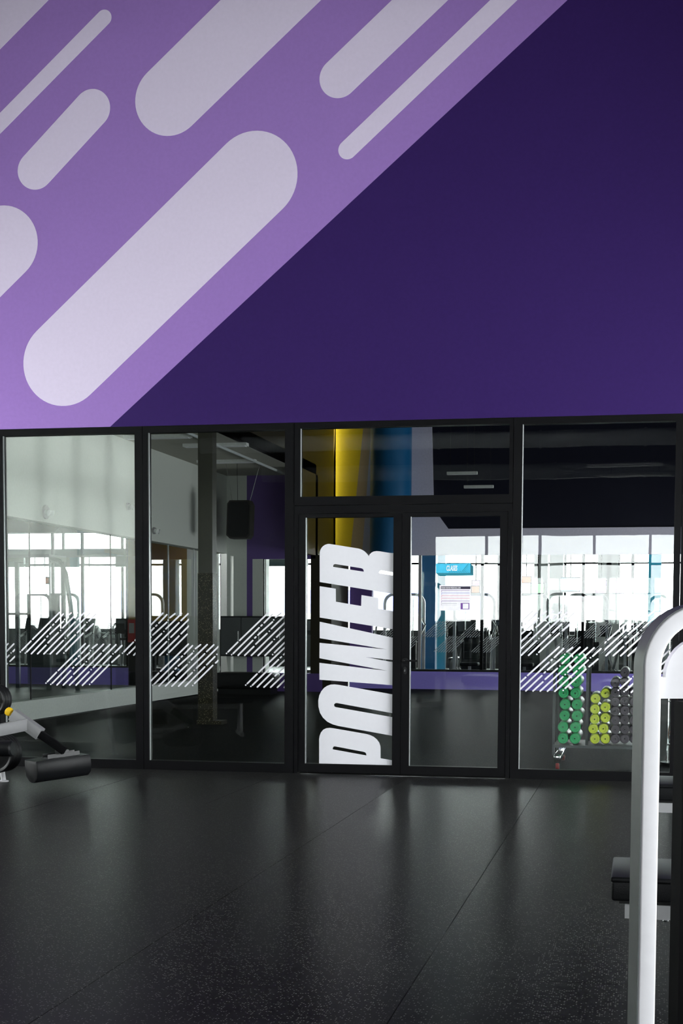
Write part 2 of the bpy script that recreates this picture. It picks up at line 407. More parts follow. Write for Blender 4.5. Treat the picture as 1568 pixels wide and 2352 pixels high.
# painted mural wall above the glass
mw = box('wall_mural', 'paint_dark_purple', RX0, -0.06, ZT, RX1, 0.16, RZ)
struct(mw, 'tall dark purple wall with lavender field and pale diagonal capsules above the glass', 'wall')
def W(x, y): p = onY(x, y, -0.06); return (p.x, p.z)
d0, d1 = W(1303, 0), W(250, 983)
dirv = (Vector(d0) - Vector(d1)).normalized()
top = Vector(d0) + dirv * ((RZ - 0.002 - d0[1]) / dirv.y); bot = Vector(d1) - dirv * ((d1[1] - ZT - 0.001) / dirv.y)
MB().prism([(RX0 + 0.001, -0.0605, ZT + 0.001), (bot.x, -0.0605, ZT + 0.001), (top.x, -0.0605, RZ - 0.002), (RX0 + 0.001, -0.0605, RZ - 0.002)], (0, -0.0012, 0)).build('painted_field', 'paint_lavender', mw)
def pill(pa, pb, rpx, far=None):
    a = Vector(W(*pa)); b = Vector(W(*pb)); r = rpx / 256.5
    if far: b = a + (b - a).normalized() * far
    pts = [p for p in capsule_pts(a, b, r, 28)]
    # cut at the ceiling and the side wall
    pts = clip_x(pts, RX0 + 0.002, RX1)
    pts = [(y, x) for x, y in clip_x([(z, x) for x, z in pts], ZT, RZ - 0.003)]
    MB().prism([(x, -0.0618, z) for x, z in pts], (0, -0.0012, 0)).build('painted_capsule', 'paint_pale', mw)
pill((146, 833), (584, 405), 102.5)
pill((389, 228), (700, -77), 83.5, 4.0)
pill((778, 179), (1000, -34), 45, 4.0)
pill((798, 344), (1180, -22), 21.5, 5.0)
pill((239, 41), (-60, 345), 18.5, 4.5)
pill((211, 250), (82, 391), 45.5)
pill((6, 560), (-200, 768), 90, 3.0)
pill((-75, 70), (200, -212), 92, 4.0)

# ------------------------------------------------------------------ glazed partition
fr = 'black_aluminium'
GZ0, GZ1 = 0.085, 3.13
def pane_unit(name, label, gx0, gx1, fx0, fx1):
    """one fixed light: frame bars, painted left-edge highlight and pane; gx = glass edges, fx = outer edges of the frame"""
    root = thing(name, label, 'window', ((fx0 + fx1) / 2, 0, 0), kind='structure'); ox = (fx0 + fx1) / 2
    def b(nm, m_, x0, y0, z0, x1, y1, z1): return box(nm, m_, x0 - ox, y0, z0, x1 - ox, y1, z1, root)
    b('frame_stile', fr, fx0 + 0.002, -0.05, 0, gx0, 0.05, ZT); b('frame_stile', fr, gx1, -0.05, 0, fx1 - 0.002, 0.05, ZT)
    b('frame_rail', fr, gx0, -0.05, GZ1, gx1, 0.05, ZT); b('frame_rail', fr, gx0, -0.05, 0, gx1, 0.05, GZ0)
    b('jamb_highlight', 'joint_highlight_silver', gx0, -0.03, GZ0, gx0 + 0.007, -0.008, GZ1)  # pale strip stands in for light caught on the left jamb
    p = b('pane', 'clear_glass', gx0, -0.007, GZ0, gx1, 0.007, GZ1)
    return root, p, ox
XE = [-8.9, -7.5, -6.0, -4.562, -3.118]      # frame joints left of the doors
g = {}
g['window_5'] = pane_unit('window_5', 'fixed glass light beyond the left edge of the photo', -8.84, -7.56, -8.9, -7.5)
g['window_6'] = pane_unit('window_6', 'fixed glass light just outside the left edge', -7.44, -6.06, -7.5, -6.0)
g['window_1'] = pane_unit('window_1', 'leftmost tall glass light with stripe decals beside the bench arm', -5.957, -4.639, -6.0, -4.562)
g['window_2'] = pane_unit('window_2', 'tall glass light with stripe decals left of the POWER door', -4.511, -3.203, -4.562, -3.118)
g['window_3'] = pane_unit('window_3', 'tall glass light with stripe decals right of the doors', -1.055, 0.262, -1.132, 0.32)
g['window_7'] = pane_unit('window_7', 'tall glass light behind the white machine at the right edge', 0.385, 1.70, 0.32, 1.76)
g['window_8'] = pane_unit('window_8', 'glass light beyond the right edge of the photo', 1.82, 3.10, 1.76, 3.16)
tr = thing('window_4', 'wide transom light above the double door', 'window', (-2.125, 0, 2.41), kind='structure')
def tb(nm, m_, x0, y0, z0, x1, y1, z1): return box(nm, m_, x0 + 2.125, y0, z0 - 2.41, x1 + 2.125, y1, z1 - 2.41, tr)
tb('frame_rail', fr, -3.114, -0.05, 3.137, -1.136, 0.05, ZT); tb('frame_rail', fr, -3.114, -0.05, 2.445, -1.136, 0.05, 2.522)
tb('frame_stile', fr, -3.114, -0.05, 2.522, -3.062, 0.05, 3.137); tb('frame_stile', fr, -1.168, -0.05, 2.522, -1.136, 0.05, 3.137)
tb('frame_rail', fr, -3.114, -0.044, 2.372, -1.136, 0.05, 2.441)
tb('jamb_highlight', 'joint_highlight_silver', -3.062, -0.03, 2.522, -3.056, -0.008, 3.137)  # same painted highlight along the transom's left edge
tb('pane', 'clear_glass', -3.062, -0.007, 2.522, -1.168, 0.007, 3.137)
tb('frame_stile', fr, -3.114, -0.05, 0.0, -3.078, 0.05, 2.372); tb('frame_stile', fr, -1.172, -0.05, 0.0, -1.136, 0.05, 2.372)

def leaf(name, label, x0, x1, gx0, gx1):
    root = thing(name, label, 'door', ((x0 + x1) / 2, 0, 0), kind='structure'); ox = (x0 + x1) / 2
    def b(nm, m_, a, y0, z0, c, y1, z1, bev=0): return box(nm, m_, a - ox, y0, z0, c - ox, y1, z1, root, bev)
    b('door_stile', fr, x0, -0.045, 0.012, gx0, 0.045, 2.366); b('door_stile', fr, gx1, -0.045, 0.012, x1, 0.045, 2.366)
    b('door_rail', fr, gx0, -0.045, 2.335, gx1, 0.045, 2.366); b('door_rail', fr, gx0, -0.045, 0.012, gx1, 0.045, 0.09)
    b('jamb_highlight', 'joint_highlight_silver', gx0, -0.028, 0.09, gx0 + 0.006, -0.008, 2.335)  # pale strip as the leaf's left-edge highlight
    p = b('pane', 'clear_glass', gx0, -0.007, 0.09, gx1, 0.007, 2.335)
    return root, p, ox
d1r, d1p, d1x = leaf('door_1', 'black framed glass door leaf with the white word POWER', -3.074, -2.124, -3.013, -2.2)
d2r, d2p, d2x = leaf('door_2', 'black framed glass door leaf with lever handle and timetable', -2.12, -1.176, -2.046, -1.243)
hx, hz = -2.085 - d2x, 1.044
h = MB().lathe([(0, 0.026), (0.008, 0.026), (0.01, 0.022)], (hx, -0.045, hz), (0, -1, 0), 20).build('handle_rose', 'black_plastic', d2r, True)
MB().tube([(hx, -0.05, hz), (hx, -0.085, hz), (hx + 0.012, -0.095, hz), (hx + 0.125, -0.095, hz)], 0.009, 10).build('door_handle', 'black_plastic', d2r, True)
k = MB().prism([(hx + x, -0.045, hz - 0.085 + z) for x, z in capsule_pts((0, 0.012), (0, -0.022), 0.016, 10)], (0, -0.008, 0)).build('lock_plate', 'black_plastic', d2r)
MB().prism([(hx + x, -0.053, hz - 0.085 + z) for x, z in capsule_pts((0, 0.004), (0, -0.012), 0.006, 8)], (0, -0.012, 0)).build('lock_cylinder', 'chrome', k)

# the word POWER on the left door leaf: outlines traced on the glass plane
def TA(p): return (690 + p[0] / 6.533, 1240 + p[1] / 6.533)
def TB(p): return (690 + p[0] / 6.533, 1490 + p[1] / 6.533)
def GL(pts, T):
    o = []
    for p in pts:
        q = onY(*T(p), -0.009); o.append((q.x - d1x, q.z))
    return o
def arc(c, rx, ry, a0, a1, n=9): return [(c[0] + rx * math.cos(math.radians(a0 + (a1 - a0) * k / n)), c[1] - ry * math.sin(math.radians(a0 + (a1 - a0) * k / n))) for k in range(n + 1)]
rgt_e = 1392
R_out = [(287, 632), (287, 210)] + arc((430, 205), 143, 145, 178, 92) + [(470, 66), (870, 130)] + [(915, 145), (955, 168), (990, 200), (1012, 228), (1022, 245), (1035, 222), (1062, 192), (1098, 174), (1140, 168), (1180, 171), (rgt_e, 204), (rgt_e, 812)]
R_h1 = [(488, 405), (489, 385), (498, 370), (515, 362), (905, 424), (932, 434), (946, 455), (948, 478)]
R_h2 = [(1178, 500), (1180, 478), (1190, 464), (1206, 457), (1383, 486), (1383, 534)]
curve_shape('letter', [GL(R_out, TA), GL(R_h1, TA), GL(R_h2, TA)], 'vinyl_white', 0.0012, d1p, -0.0085)
E_out = [(287, 695), (528, 733), (530, 928), (908, 992), (914, 828), (1165, 870), (1169, 1035), (rgt_e, 1070), (rgt_e, 1342), (287, 1165)]
curve_shape('letter', [GL(E_out, TA)], 'vinyl_white', 0.0012, d1p, -0.0085)
W_pts = [TA((287, 1228)), TA((rgt_e, 1470)), TB((rgt_e, 171)), TB((970, 125)), TB((rgt_e, 205)), TB((rgt_e - 8, 548)), TB((283, 465)), TB((283, 212)), TB((1310, 333)), TB((283, 143)), TA((285, 1545)), TA((1300, 1645)), TA((287, 1475))]
curve_shape('letter', [GL(W_pts, lambda p: p)], 'vinyl_white', 0.0012, d1p, -0.0085)
O_out = [(1384, 687), (1384, 968), (545, 815), (520, 818), (505, 832), (502, 848), (511, 868), (535, 878), (560, 882), (1384, 1028), (1384, 1308), (560, 1158), (480, 1135), (400, 1095), (335, 1035), (290, 960), (268, 870), (265, 780), (280, 700), (310, 640), (350, 590), (400, 556), (450, 539), (510, 535), (580, 543)]
curve_shape('letter', [GL(O_out, TB)], 'vinyl_white', 0.0012, d1p, -0.0085)
P_out = [(278, 1728), (278, 1360), (285, 1310), (305, 1258), (340, 1215), (385, 1193), (440, 1187), (500, 1195), (980, 1278), (1040, 1294), (1095, 1320), (1145, 1360), (1180, 1410), (1197, 1460), (1200, 1500), (1200, 1643), (1384, 1676), (1384, 1748)]
P_h = [(482, 1510), (484, 1488), (494, 1470), (512, 1465), (945, 1547), (970, 1556), (984, 1575), (987, 1602)]
curve_shape('letter', [GL(P_out, TB), GL(P_h, TB)], 'vinyl_white', 0.0012, d1p, -0.0085)

# stripe decals: one motif of slanted dashes and dots, repeated along the glass in two rows
UNIT = [((215, 660), None), ((230, 645), (325, 548)), ((343, 530), (620, 255)),
        ((265, 672), None), ((280, 660), (532, 403)), ((550, 385), (560, 375)), ((580, 355), (660, 270)),
        ((328, 678), (470, 530)), ((490, 505), (500, 495)), ((520, 475), (660, 345)), ((672, 325), None), ((690, 300), (740, 260)),
        ((392, 678), (480, 590)), ((500, 565), (607, 460)), ((630, 437), None), ((650, 412), (805, 258)),
        ((457, 678), (780, 350)), ((800, 328), (870, 260)),
        ((522, 678), (657, 540)), ((678, 517), None), ((700, 495), (930, 262)),
        ((588, 678), (780, 482)), ((800, 460), (880, 378)), ((900, 355), None), ((920, 340), (990, 270)),
        ((662, 668), None), ((680, 648), (860, 465)), ((888, 440), (965, 368))]
US = 0.764 / 775.0
def unit_shapes(ox, oz, x0, x1, s=1.0, r=0.0072):
    for a, b in UNIT:
        f = lambda p: (ox + (p[0] - 215) * US * s, oz - (p[1] - 660) * US * 0.945 * s)
        pts = clip_x(capsule_pts(f(a), f(b) if b else None, r * s, 5), x0, x1)
        if len(pts) >= 3: yield pts
for key, gx0, gx1, us in (('window_1', -5.957, -4.639, [(-6.58, 0.796, -9, -5.865), (-5.809, 1.091), (-4.783, 1.087), (-5.552, 0.796), (-4.535, 0.796)]),
                          ('window_2', -4.511, -3.203, [(-4.783, 1.087, -9, -4.13), (-3.767, 1.094), (-4.535, 0.80, -9, -3.845), (-3.583, 0.802)]),
                          ('window_3', -1.055, 0.262, [(-1.348, 1.117), (-1.112, 0.80), (-0.414, 1.12, -0.317, 9), (-0.19, 0.80, -0.317, 9)])):
    root, pn, ox = g[key]
    for u in us:
        lo = max(gx0 + 0.004, u[2] if len(u) > 2 else -9); hi = min(gx1 - 0.004, u[3] if len(u) > 2 else 9)
        for pts in unit_shapes(u[0], u[1], lo, hi):
            MB().prism([(x - ox, -0.0078, z) for x, z in pts], (0, -0.0009, 0)).build('decal_stripe', 'vinyl_white', pn)

# solid ends of the partition
struct(box('wall_partition_left', 'paint_grey', RX0, -0.05, 0, -8.904, 0.1, ZT), 'solid end of the partition beyond the left glass', 'wall')
struct(box('wall_partition_right', 'paint_grey', 3.164, -0.05, 0, RX1, 0.1, ZT), 'solid end of the partition beyond the right glass', 'wall')

# class sign and timetable stuck on the right door leaf
sg = thing('classes_sign', 'small cyan CLASES sign with stripes stuck on the right door leaf', 'sign', onY(1044, 1323, -0.0085))
def SP(x, y, Y): p = onY(x, y, -0.0085); return (p.x - sg.location.x, Y, p.z - sg.location.z)
def spoly(nm, m_, pts, y=0.0, th=-0.002, par=None): return MB().prism([SP(a, b, y) for a, b in pts], (0, th, 0)).build(nm, m_, par or sg)
face = spoly('sign_face', 'sign_cyan', [(1001, 1295), (1080, 1294), (1080, 1316), (1001, 1316)])
spoly('sign_underside', 'sign_teal', [(1001, 1316), (1080, 1316), (1087, 1322), (1009, 1323)])
spoly('sign_end', 'sign_teal_dark', [(1080, 1294), (1087, 1301), (1087, 1322), (1080, 1316)])
for k in range(15):
    xb = 1030 + k * 4.0; ly0, ly1 = 1315.4, 1294.8
    xs, xt = xb, xb + 17
    if k < 7: ly1 = 1311.5; xt = xs + 3.2
    if xt > 1079.5: ly1 = 1315.4 - (1079.5 - xs) * 20.6 / 17; xt = 1079.5
    spoly('sign_stripe', 'sign_teal', [(xs, ly0), (xs + 1.5, ly0), (xt + 1.5 if xt < 1079 else 1079.5, ly1), (xt, ly1)], -0.002, -0.0006)
tx = SP(1024.5, 1310.6, 0)
text_shape('sign_text', 'CLASES', 'sign_text', 0.064, tx[0], -0.0034, tx[2], sg, sx=0.47, shear=0.12, bold=0.0016)

po = thing('timetable_poster', 'white timetable sheet with coloured rows on the right door leaf', 'poster', onY(1044, 1402, -0.0085))
def PP(x, y, Y): p = onY(x, y, -0.0085); return (p.x - po.location.x, Y, p.z - po.location.z)
def ppoly(nm, m_, x0, y0, x1, y1, y=0.0, th=-0.0008): return MB().prism([PP(x0, y0, y), PP(x1, y0, y), PP(x1, y1, y), PP(x0, y1, y)], (0, th, 0)).build(nm, m_, po)
ppoly('sheet', 'print_white', 1009, 1344, 1081.5, 1402.3)
ppoly('heading_bar', 'print_dark', 1012, 1347, 1080, 1353, -0.0008, -0.0004)
t0 = PP(1012.8, 1351.8, 0)
text_shape('heading_text', 'HORARIO SESIONES PRESENCIALES  JUNIO', 'print_white', 0.0185, t0[0], -0.002, t0[2], po, sx=0.5, bold=0.0004)
for k, (c, x1) in enumerate((('print_violet', 1078), ('print_blue', 1078), ('print_pink', 1078), ('print_pink', 1078), ('print_violet', 1078), ('print_grey', 1049))):
    y = 1355.6 + k * 6.05
    ppoly('row_rule', c, 1013.5, y, x1, y + 0.9, -0.0008, -0.0004); ppoly('row_rule', c, 1013.5, y, 1014.2, y + 4.6, -0.0008, -0.0004)
    ppoly('row_rule', 'print_grey', 1013.5, y + 4.4, x1, y + 4.7, -0.0008, -0.0004)
ppoly('corner_box', 'print_violet', 1057.5, 1385, 1077.5, 1399.5, -0.0008, -0.0004); ppoly('corner_panel', 'print_white', 1062.5, 1386.5, 1075.5, 1398.2, -0.0012, -0.0004)

# ================================================================== THE STUDIO BEHIND THE GLASS
SX0, SX1, SYB = -8.3, 3.4, 17.7
BX = -6.45          # bulkhead plane between low and high ceiling
struct(box('floor_studio', 'studio_rubber', SX0 - 0.25, 0.12, -0.15, SX1 + 0.2, SYB + 0.2, 0.0), 'black rubber floor of the studio behind the glass', 'floor')
struct(box('ceiling_studio_low', 'ceiling_tile', SX0 - 0.25, 0.12, 4.36, BX, 15.84, 4.56), 'pale tiled low ceiling over the left side of the studio', 'ceiling')
struct(box('ceiling_studio_high', 'paint_navy', BX, 0.12, 6.0, SX1 + 0.2, SYB + 0.3, 6.2), 'dark high ceiling of the studio', 'ceiling')
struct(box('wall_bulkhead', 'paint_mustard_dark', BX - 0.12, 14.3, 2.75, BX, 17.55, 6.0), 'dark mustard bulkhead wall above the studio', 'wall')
struct(box('wall_bulkhead_near', 'paint_umber', BX - 0.12, 0.17, 4.36, BX, 14.29, 6.0), 'dark upper bulkhead near the glass', 'wall')
wall_with_window('wall_studio_right', 'white right wall of the studio with an added unseen window', 'y', SX1, 0.2, 0.12, SYB + 0.2, 6.0, [(12.0, 15.0, 0.4, 2.4)], 'paint_white', 2.0)  # unseen window added to brighten the studio interior

# left wall of the studio: white above and below a long interior window
wl = thing('wall_studio_left', 'white side wall of the studio with a long interior window', 'wall', (SX0, 0, 0), kind='structure')
box('upper_wall', 'paint_white', -0.22, 0.12, 2.79, 0, 15.8, 4.36, wl)
box('dado', mat('paint_bright_white', (0.88, 0.89, 0.87), 0.5), -0.22, 0.12, 0.02, 0, 15.8, 0.29, wl)
box('skirting', 'black_plastic', -0.2, 0.12, 0.0, 0.012, 15.8, 0.02, wl)
for k, y in enumerate((0.2, 3.2, 6.2, 9.4, 12.35, 13.9, 15.7)):
    box('window_pane_joint', 'joint_highlight_silver' if k in (4, 5) else 'gasket', -0.12, y - 0.006, 0.29, -0.1, y + 0.006, 2.79, wl)
box('pane', 'clear_glass', -0.115, 0.2, 0.29, -0.105, 15.7, 2.79, wl)

# back wall, left block (nearer)
bl = thing('wall_studio_block', 'white and purple wall block at the far left of the studio', 'wall', (0, 15.8, 0), kind='structure')
def bb(nm, m_, x0, z0, x1, z1, y0=0.0, y1=0.2): return box(nm, m_, x0, y0, z0, x1, y1, z1, bl)
bb('wall_section', 'paint_white', -8.3, 0, -8.22, 4.36)
bb('wall_section', 'paint_white', -8.22, 2.75, -7.88, 4.36); bb('wall_section', 'paint_white', -8.16, 0, -7.88, 2.75)
bb('wall_section', 'paint_purple_wall', -7.88, 0, -7.76, 4.36)
bb('wall_section', 'paint_purple_wall', -7.76, 2.68, -6.45, 4.36)
bb('dado', 'paint_purple_wall', -7.76, 0, -6.3, 0.37); bb('wall_section', 'paint_white', -7.76, 0.37, -7.55, 2.68)
bb('wall_section', 'paint_umber', -6.55, 0.37, -6.3, 2.75)
bb('pane', 'hall_glass', -7.55, 0.37, -6.55, 2.68, 0.08, 0.09)
bb('window_frame', 'black_aluminium', -7.57, 0.37, -7.53, 2.68, 0.04, 0.12)
struct(box('wall_studio_return', 'paint_umber', -6.3, 15.8, 0, -6.12, 17.55, 2.75), 'short dark return wall beside the purple dado', 'wall')

# back wall, main run
bw = thing('wall_studio_back', 'far studio wall with purple dado, wide glazing and coloured panels', 'wall', (0, SYB, 0), kind='structure')
def kb(nm, m_, x0, z0, x1, z1, y0=0.0, y1=0.18): return box(nm, m_, x0, y0, z0, x1, y1, z1, bw)
kb('dado', 'paint_purple_dado', -6.12, 0, SX1, 0.375); kb('sill', 'gasket', -6.12, 0.375, SX1, 0.42)
kb('painted_panel', 'paint_mustard', -6.9, 2.83, -6.44, 6.0)
MB().prism([(-6.56, 0, 2.83), (-6.12, 0, 2.83), (-5.80, 0, 6.0), (-6.44, 0, 6.0)], (0, 0.18, 0)).build('painted_panel', 'paint_yellow', bw)
MB().prism([(-6.12, 0, 2.83), (-5.86, 0, 2.83), (-5.64, 0, 6.0), (-5.80, 0, 6.0)], (0, 0.18, 0)).build('painted_panel', 'paint_tan', bw)
MB().prism([(-5.86, 0, 2.83), (-5.62, 0, 2.83), (-5.60, 0, 6.0), (-5.64, 0, 6.0)], (0, 0.18, 0)).build('painted_panel', 'paint_grey', bw)
kb('wall_section', 'paint_lavender_grey', -5.60, 2.83, -4.02, 3.38)
kb('wall_section', 'paint_purple_wall', -6.12, 0.42, -5.64, 2.83)
MB().prism([(-5.6, 0, 3.38), (-4.02, 0, 3.38), (-4.33, 0, 3.8), (-4.40, 0, 6.0), (-5.6, 0, 6.0)], (0, 0.18, 0)).build('wall_section', 'paint_lavender_grey', bw)
MB().prism([(-4.02, 0.05, 3.38), (SX1, 0.05, 3.38), (SX1, 0.05, 6.0), (-4.40, 0.05, 6.0), (-4.33, 0.05, 3.8)], (0, 0.13, 0)).build('wall_section', 'paint_navy', bw)
kb('wall_section', 'paint_lavender_grey', -4.02, 2.83, SX1, 3.38)
kb('pane', 'hall_glass', -5.64, 0.42, SX1, 2.83, 0.08, 0.09)
for x in (-6.1, -4.62, -3.3, -1.2, 0.9, 3.0): kb('window_mullion', 'black_aluminium' if x != -4.62 else 'paint_grey', x - 0.03, 0.42, x + 0.03, 2.83, 0.04, 0.14)
# striped film on the far glazing, too fine to pick apart
mb = MB()
for ox_ in (-5.5, -4.55, -3.75, -2.95, -2.1, -1.25, -0.4, 0.45):
    for oz_, dx in ((1.12, 0.0), (0.8, 0.24)):
        for pts in unit_shapes(ox_ + dx, oz_, -6, 3, 0.85): mb.prism([(x, 0.078, z) for x, z in pts], (0, -0.001, 0))
st = mb.build('decal_stripes', 'vinyl_white', bw); st['kind'] = 'stuff'

cb = MB().lathe([(0, 0.43), (3.155, 0.43)], (-5.17, 17.25, 2.84), (0, 0, 1), 36).build('round_column', 'paint_blue', None, True)
tag(cb, 'blue painted round drum hanging from the ceiling above the far glazing', 'column')

# granite clad column
gc = thing('square_column', 'dark speckled granite column standing left of the hanging speaker', 'column', (-5.79, 6.1, 0))
box('shaft', mat('brown_plaster', (0.03, 0.026, 0.014), 0.5, var=0.08), -0.1, -0.1, 2.05, 0.1, 0.1, 6.0, gc)
box('cladding', 'granite', -0.105, -0.105, 0.05, 0.105, 0.105, 2.05, gc)
box('plinth', 'granite', -0.12, -0.12, 0, 0.23, 0.16, 0.05, gc)

# hanging loudspeaker
sp = thing('hanging_speaker', 'dark loudspeaker hanging by cables from the low studio ceiling', 'speaker', onY(551, 1238, 13.5))
pts = [(-0.12, 0), (0.13, 0), (0.17, 0.05), (0.185, 0.48), (0.155, 0.545), (-0.125, 0.545), (-0.16, 0.5), (-0.175, 0.05)]
pts = [(x * 1.3, z * 1.3) for x, z in pts]
MB().prism([(x, -0.14, z) for x, z in pts], (0, 0.3, 0)).build('cabinet', mat('speaker_brown', (0.014, 0.011, 0.008), 0.5), sp)
MB().prism([(x * 0.9, -0.142, 0.35 + (z - 0.35) * 0.92) for x, z in pts], (0, -0.008, 0)).build('grille', 'black_plastic', sp)
zt_ = 4.36 - sp.location.z
for a, b in (((-0.15, 0, 0.7), (-0.3, 0.1, zt_)), ((0.19, 0, 0.7), (0.36, 0.1, zt_)), ((-0.05, 0.02, 0.7), (-0.07, 0.05, zt_))):
    MB().tube([a, b], 0.004, 6).build('cable', 'steel' if b[0] != -0.07 else 'black_plastic', sp)

# ceiling fixtures on the low ceiling
for k, (x, y, L) in enumerate(((-7.6, 9.4, 1.1), (-7.0, 10.6, 1.1), (-7.5, 13.0, 1.1))):
    t = thing('ceiling_light', ['unlit strip light nearest the glass on the low studio ceiling', 'unlit strip light behind the granite column on the low ceiling', 'unlit strip light farthest back on the low studio ceiling'][k], 'light', (x, y, 4.36))
    box('housing', 'fixture_white', -L / 2, -0.08, -0.05, L / 2, 0.08, 0, t); box('diffuser', 'print_white', -L / 2 + 0.03, -0.06, -0.06, L / 2 - 0.03, 0.06, -0.05, t)
# pipe on the low ceiling
pp = MB().tube([(-6.9, 3.0, 4.3), (-6.9, 15.6, 4.3)], 0.025, 8).build('ceiling_pipe', 'duct_grey', None, True); tag(pp, 'thin pipe running along the low studio ceiling', 'pipe')
# emergency lights on the white upper wall
for nm, lab, q, sx in (('emergency_lamp', 'oval emergency lamp on the white upper wall in the leftmost glass', (103, 1176), 1.0), ('emergency_lamp', 'twin spot emergency lamp on the white wall near the first mullion', (292, 1163), 0.6), ('emergency_lamp', 'small round lamp on the white wall just right of the first mullion', (352, 1219), 0.6)):
    p = onX(*q, SX0)
    t = thing(nm, lab, 'lamp', p)
    MB().lathe([(0, 0.10 * sx), (0.03, 0.10 * sx), (0.05, 0.07 * sx)], (0, 0, 0), (1, 0, 0), 18).build('base', 'paint_grey', t, True)
    for s in (-1, 1): MB().lathe([(0, 0.03), (0.06, 0.045), (0.065, 0.03)], (0.04, s * 0.07 * sx, 0.0), (1, s * 0.3, -0.3), 14).build('spot_head', 'fixture_white', t, True)

# black cabinets and padded bench at the far left of the studio
cbn = thing('wall_cabinet', 'long black cabinet with glass doors against the far white wall', 'cabinet', (-7.55, 15.35, 0.72))
box('body', 'black_plastic', -0.68, -0.28, 0, 0.62, 0.44, 0.80, cbn, 0.01)
for k in range(3):
    d = box('door', 'charcoal_powdercoat', -0.66 + k * 0.425, -0.30, 0.03, -0.25 + k * 0.425, -0.28, 0.77, cbn)
    MB().tube([(-0.3 + k * 0.425, -0.32, 0.3), (-0.3 + k * 0.425, -0.32, 0.5)], 0.008, 6).build('handle', 'steel', d)
cbs = thing('padded_box', 'low black padded box below the far cabinet', 'box', (-7.5, 14.6, 0))
box('pad', 'black_vinyl', -0.6, -0.35, 0.1, 0.55, 0.3, 0.42, cbs, 0.05); box('base', 'black_plastic', -0.55, -0.3, 0, 0.5, 0.25, 0.12, cbs)

# strip lights hanging in the dark high part
for k, q in enumerate(((1028, 1090, 76), (1066, 1121, 76))):
    p = onY(q[0] + 33, q[1], 14.0 + k)
    t = thing('pendant_strip_light', ['upper grey strip light seen through the transom', 'lower grey strip light seen through the transom'][k], 'light', p)
    box('housing', 'fixture_white', -0.28, -0.05, 0, 0.28, 0.05, 0.05, t)
    for s in (-1, 1): MB().tube([(s * 0.22, 0, 0.05), (s * 0.22, 0, 6.0 - p.z)], 0.004, 5).build('cable', 'black_plastic', t)

# ------------------------------------------------------------------ rack of coloured exercise tubes just behind the right glass
RY = 0.95
rk = thing('tube_rack', 'dark wheeled rack holding coloured exercise tubes behind the right glass', 'rack', (0.1, RY + 0.45, 0))
def rb(nm, m_, x0, y0, z0, x1, y1, z1, bev=0.0): return box(nm, m_, x0 - 0.1, y0 - RY - 0.45, z0, x1 - 0.1, y1 - RY - 0.45, z1, rk, bev)
rb('shelf', 'charcoal_powdercoat', -0.808, RY + 0.02, 0.2, 0.045, RY + 0.75, 0.225)
for x in (-0.808, -0.495, 0.045):
    for y in (RY + 0.06, RY + 0.72): rb('upright', 'charcoal_powdercoat', x - 0.012, y - 0.015, 0.2 if x not in (-0.808, 0.045) else 0.12, x + 0.012, y + 0.015, 1.0)
for s in (-0.755, 0.0):
    rb('foot_bar', 'chrome', s - 0.035, RY - 0.22, 0.09, s + 0.035, RY + 0.95, 0.15, 0.012)
    for y in (RY - 0.16, RY + 0.88):
        cst = MB().lathe([(-0.018, 0.036), (-0.014, 0.042), (0.014, 0.042), (0.018, 0.036)], (s - 0.1, y - RY - 0.45, 0.042), (1, 0, 0), 16).build('caster', 'caster_red', rk, True)
        box('caster_fork', 'chrome', s - 0.13, y - RY - 0.48, 0.05, s - 0.07, y - RY - 0.42, 0.095, cst)
def Z8(x, y): return onY(1170 + x / 3.94, 1370 + y / 3.94, RY)
def ex_tube(colname, mt, r, L):
    t = thing('exercise_tube', '', 'exercise tube', (0, 0, 0))
    n = 22
    # thick walled tube lying along Y, near end at y = 0
    MB().lathe([(0.004, r * 0.93), (0.012, r), (L - 0.012, r), (L - 0.004, r * 0.93)], (0, 0, 0), (0, 1, 0), n).build('sleeve', mt, t, True)
    e = MB().lathe([(0.004, r * 0.9), (-0.002, r * 0.86), (-0.002, r * 0.62), (0.0035, r * 0.58), (0.0035, r * 0.2), (-0.001, r * 0.16)], (0, 0, 0), (0, 1, 0), n).build('end_cap', mt, t, True)
    MB().lathe([(0.0, 0.006), (-0.004, 0.006)], (0, 0, 0), (0, 1, 0), 8).build('plug', 'black_plastic', e)
    return t
cols = [('green', 'tube_green', 'left green stack', 0.051, [(498, 566), (485, 669), (487, 771), (486, 874), (500, 977), (496, 1079), (483, 1182), (482, 1284)]),
        ('green', 'tube_green', 'right green stack', 0.051, [(622, 568), (618, 671), (600, 774), (594, 876), (606, 979), (608, 1081), (592, 1184), (590, 1286)]),
        ('yellow', 'tube_yellow', 'left yellow stack', 0.0468, [(774, 925), (770, 1020), (768, 1112), (754, 1200), (770, 1290)]),
        ('yellow', 'tube_yellow', 'right yellow stack', 0.0468, [(866, 878), (865, 1003), (864, 1100), (848, 1198), (865, 1290)]),
        ('plum', 'tube_plum', 'left plum stack', 0.0445, [(955, 782), (956, 867), (955, 952), (954, 1036), (955, 1121), (955, 1206), (955, 1290)]),
        ('plum', 'tube_plum', 'middle plum stack', 0.0445, [(1042, 690), (1042, 776), (1041, 862), (1042, 947), (1041, 1033), (1040, 1119), (1041, 1205), (1040, 1290)]),
        ('plum', 'tube_plum', 'plum stack behind the white post', 0.0445, [(1127, 867), (1128, 952), (1127, 1036), (1126, 1121), (1127, 1206), (1126, 1290)])]
proto = {}
ordn = ['lowest', 'second lowest', 'third lowest', 'fourth lowest', 'fifth lowest', 'sixth lowest', 'seventh lowest', 'eighth lowest']
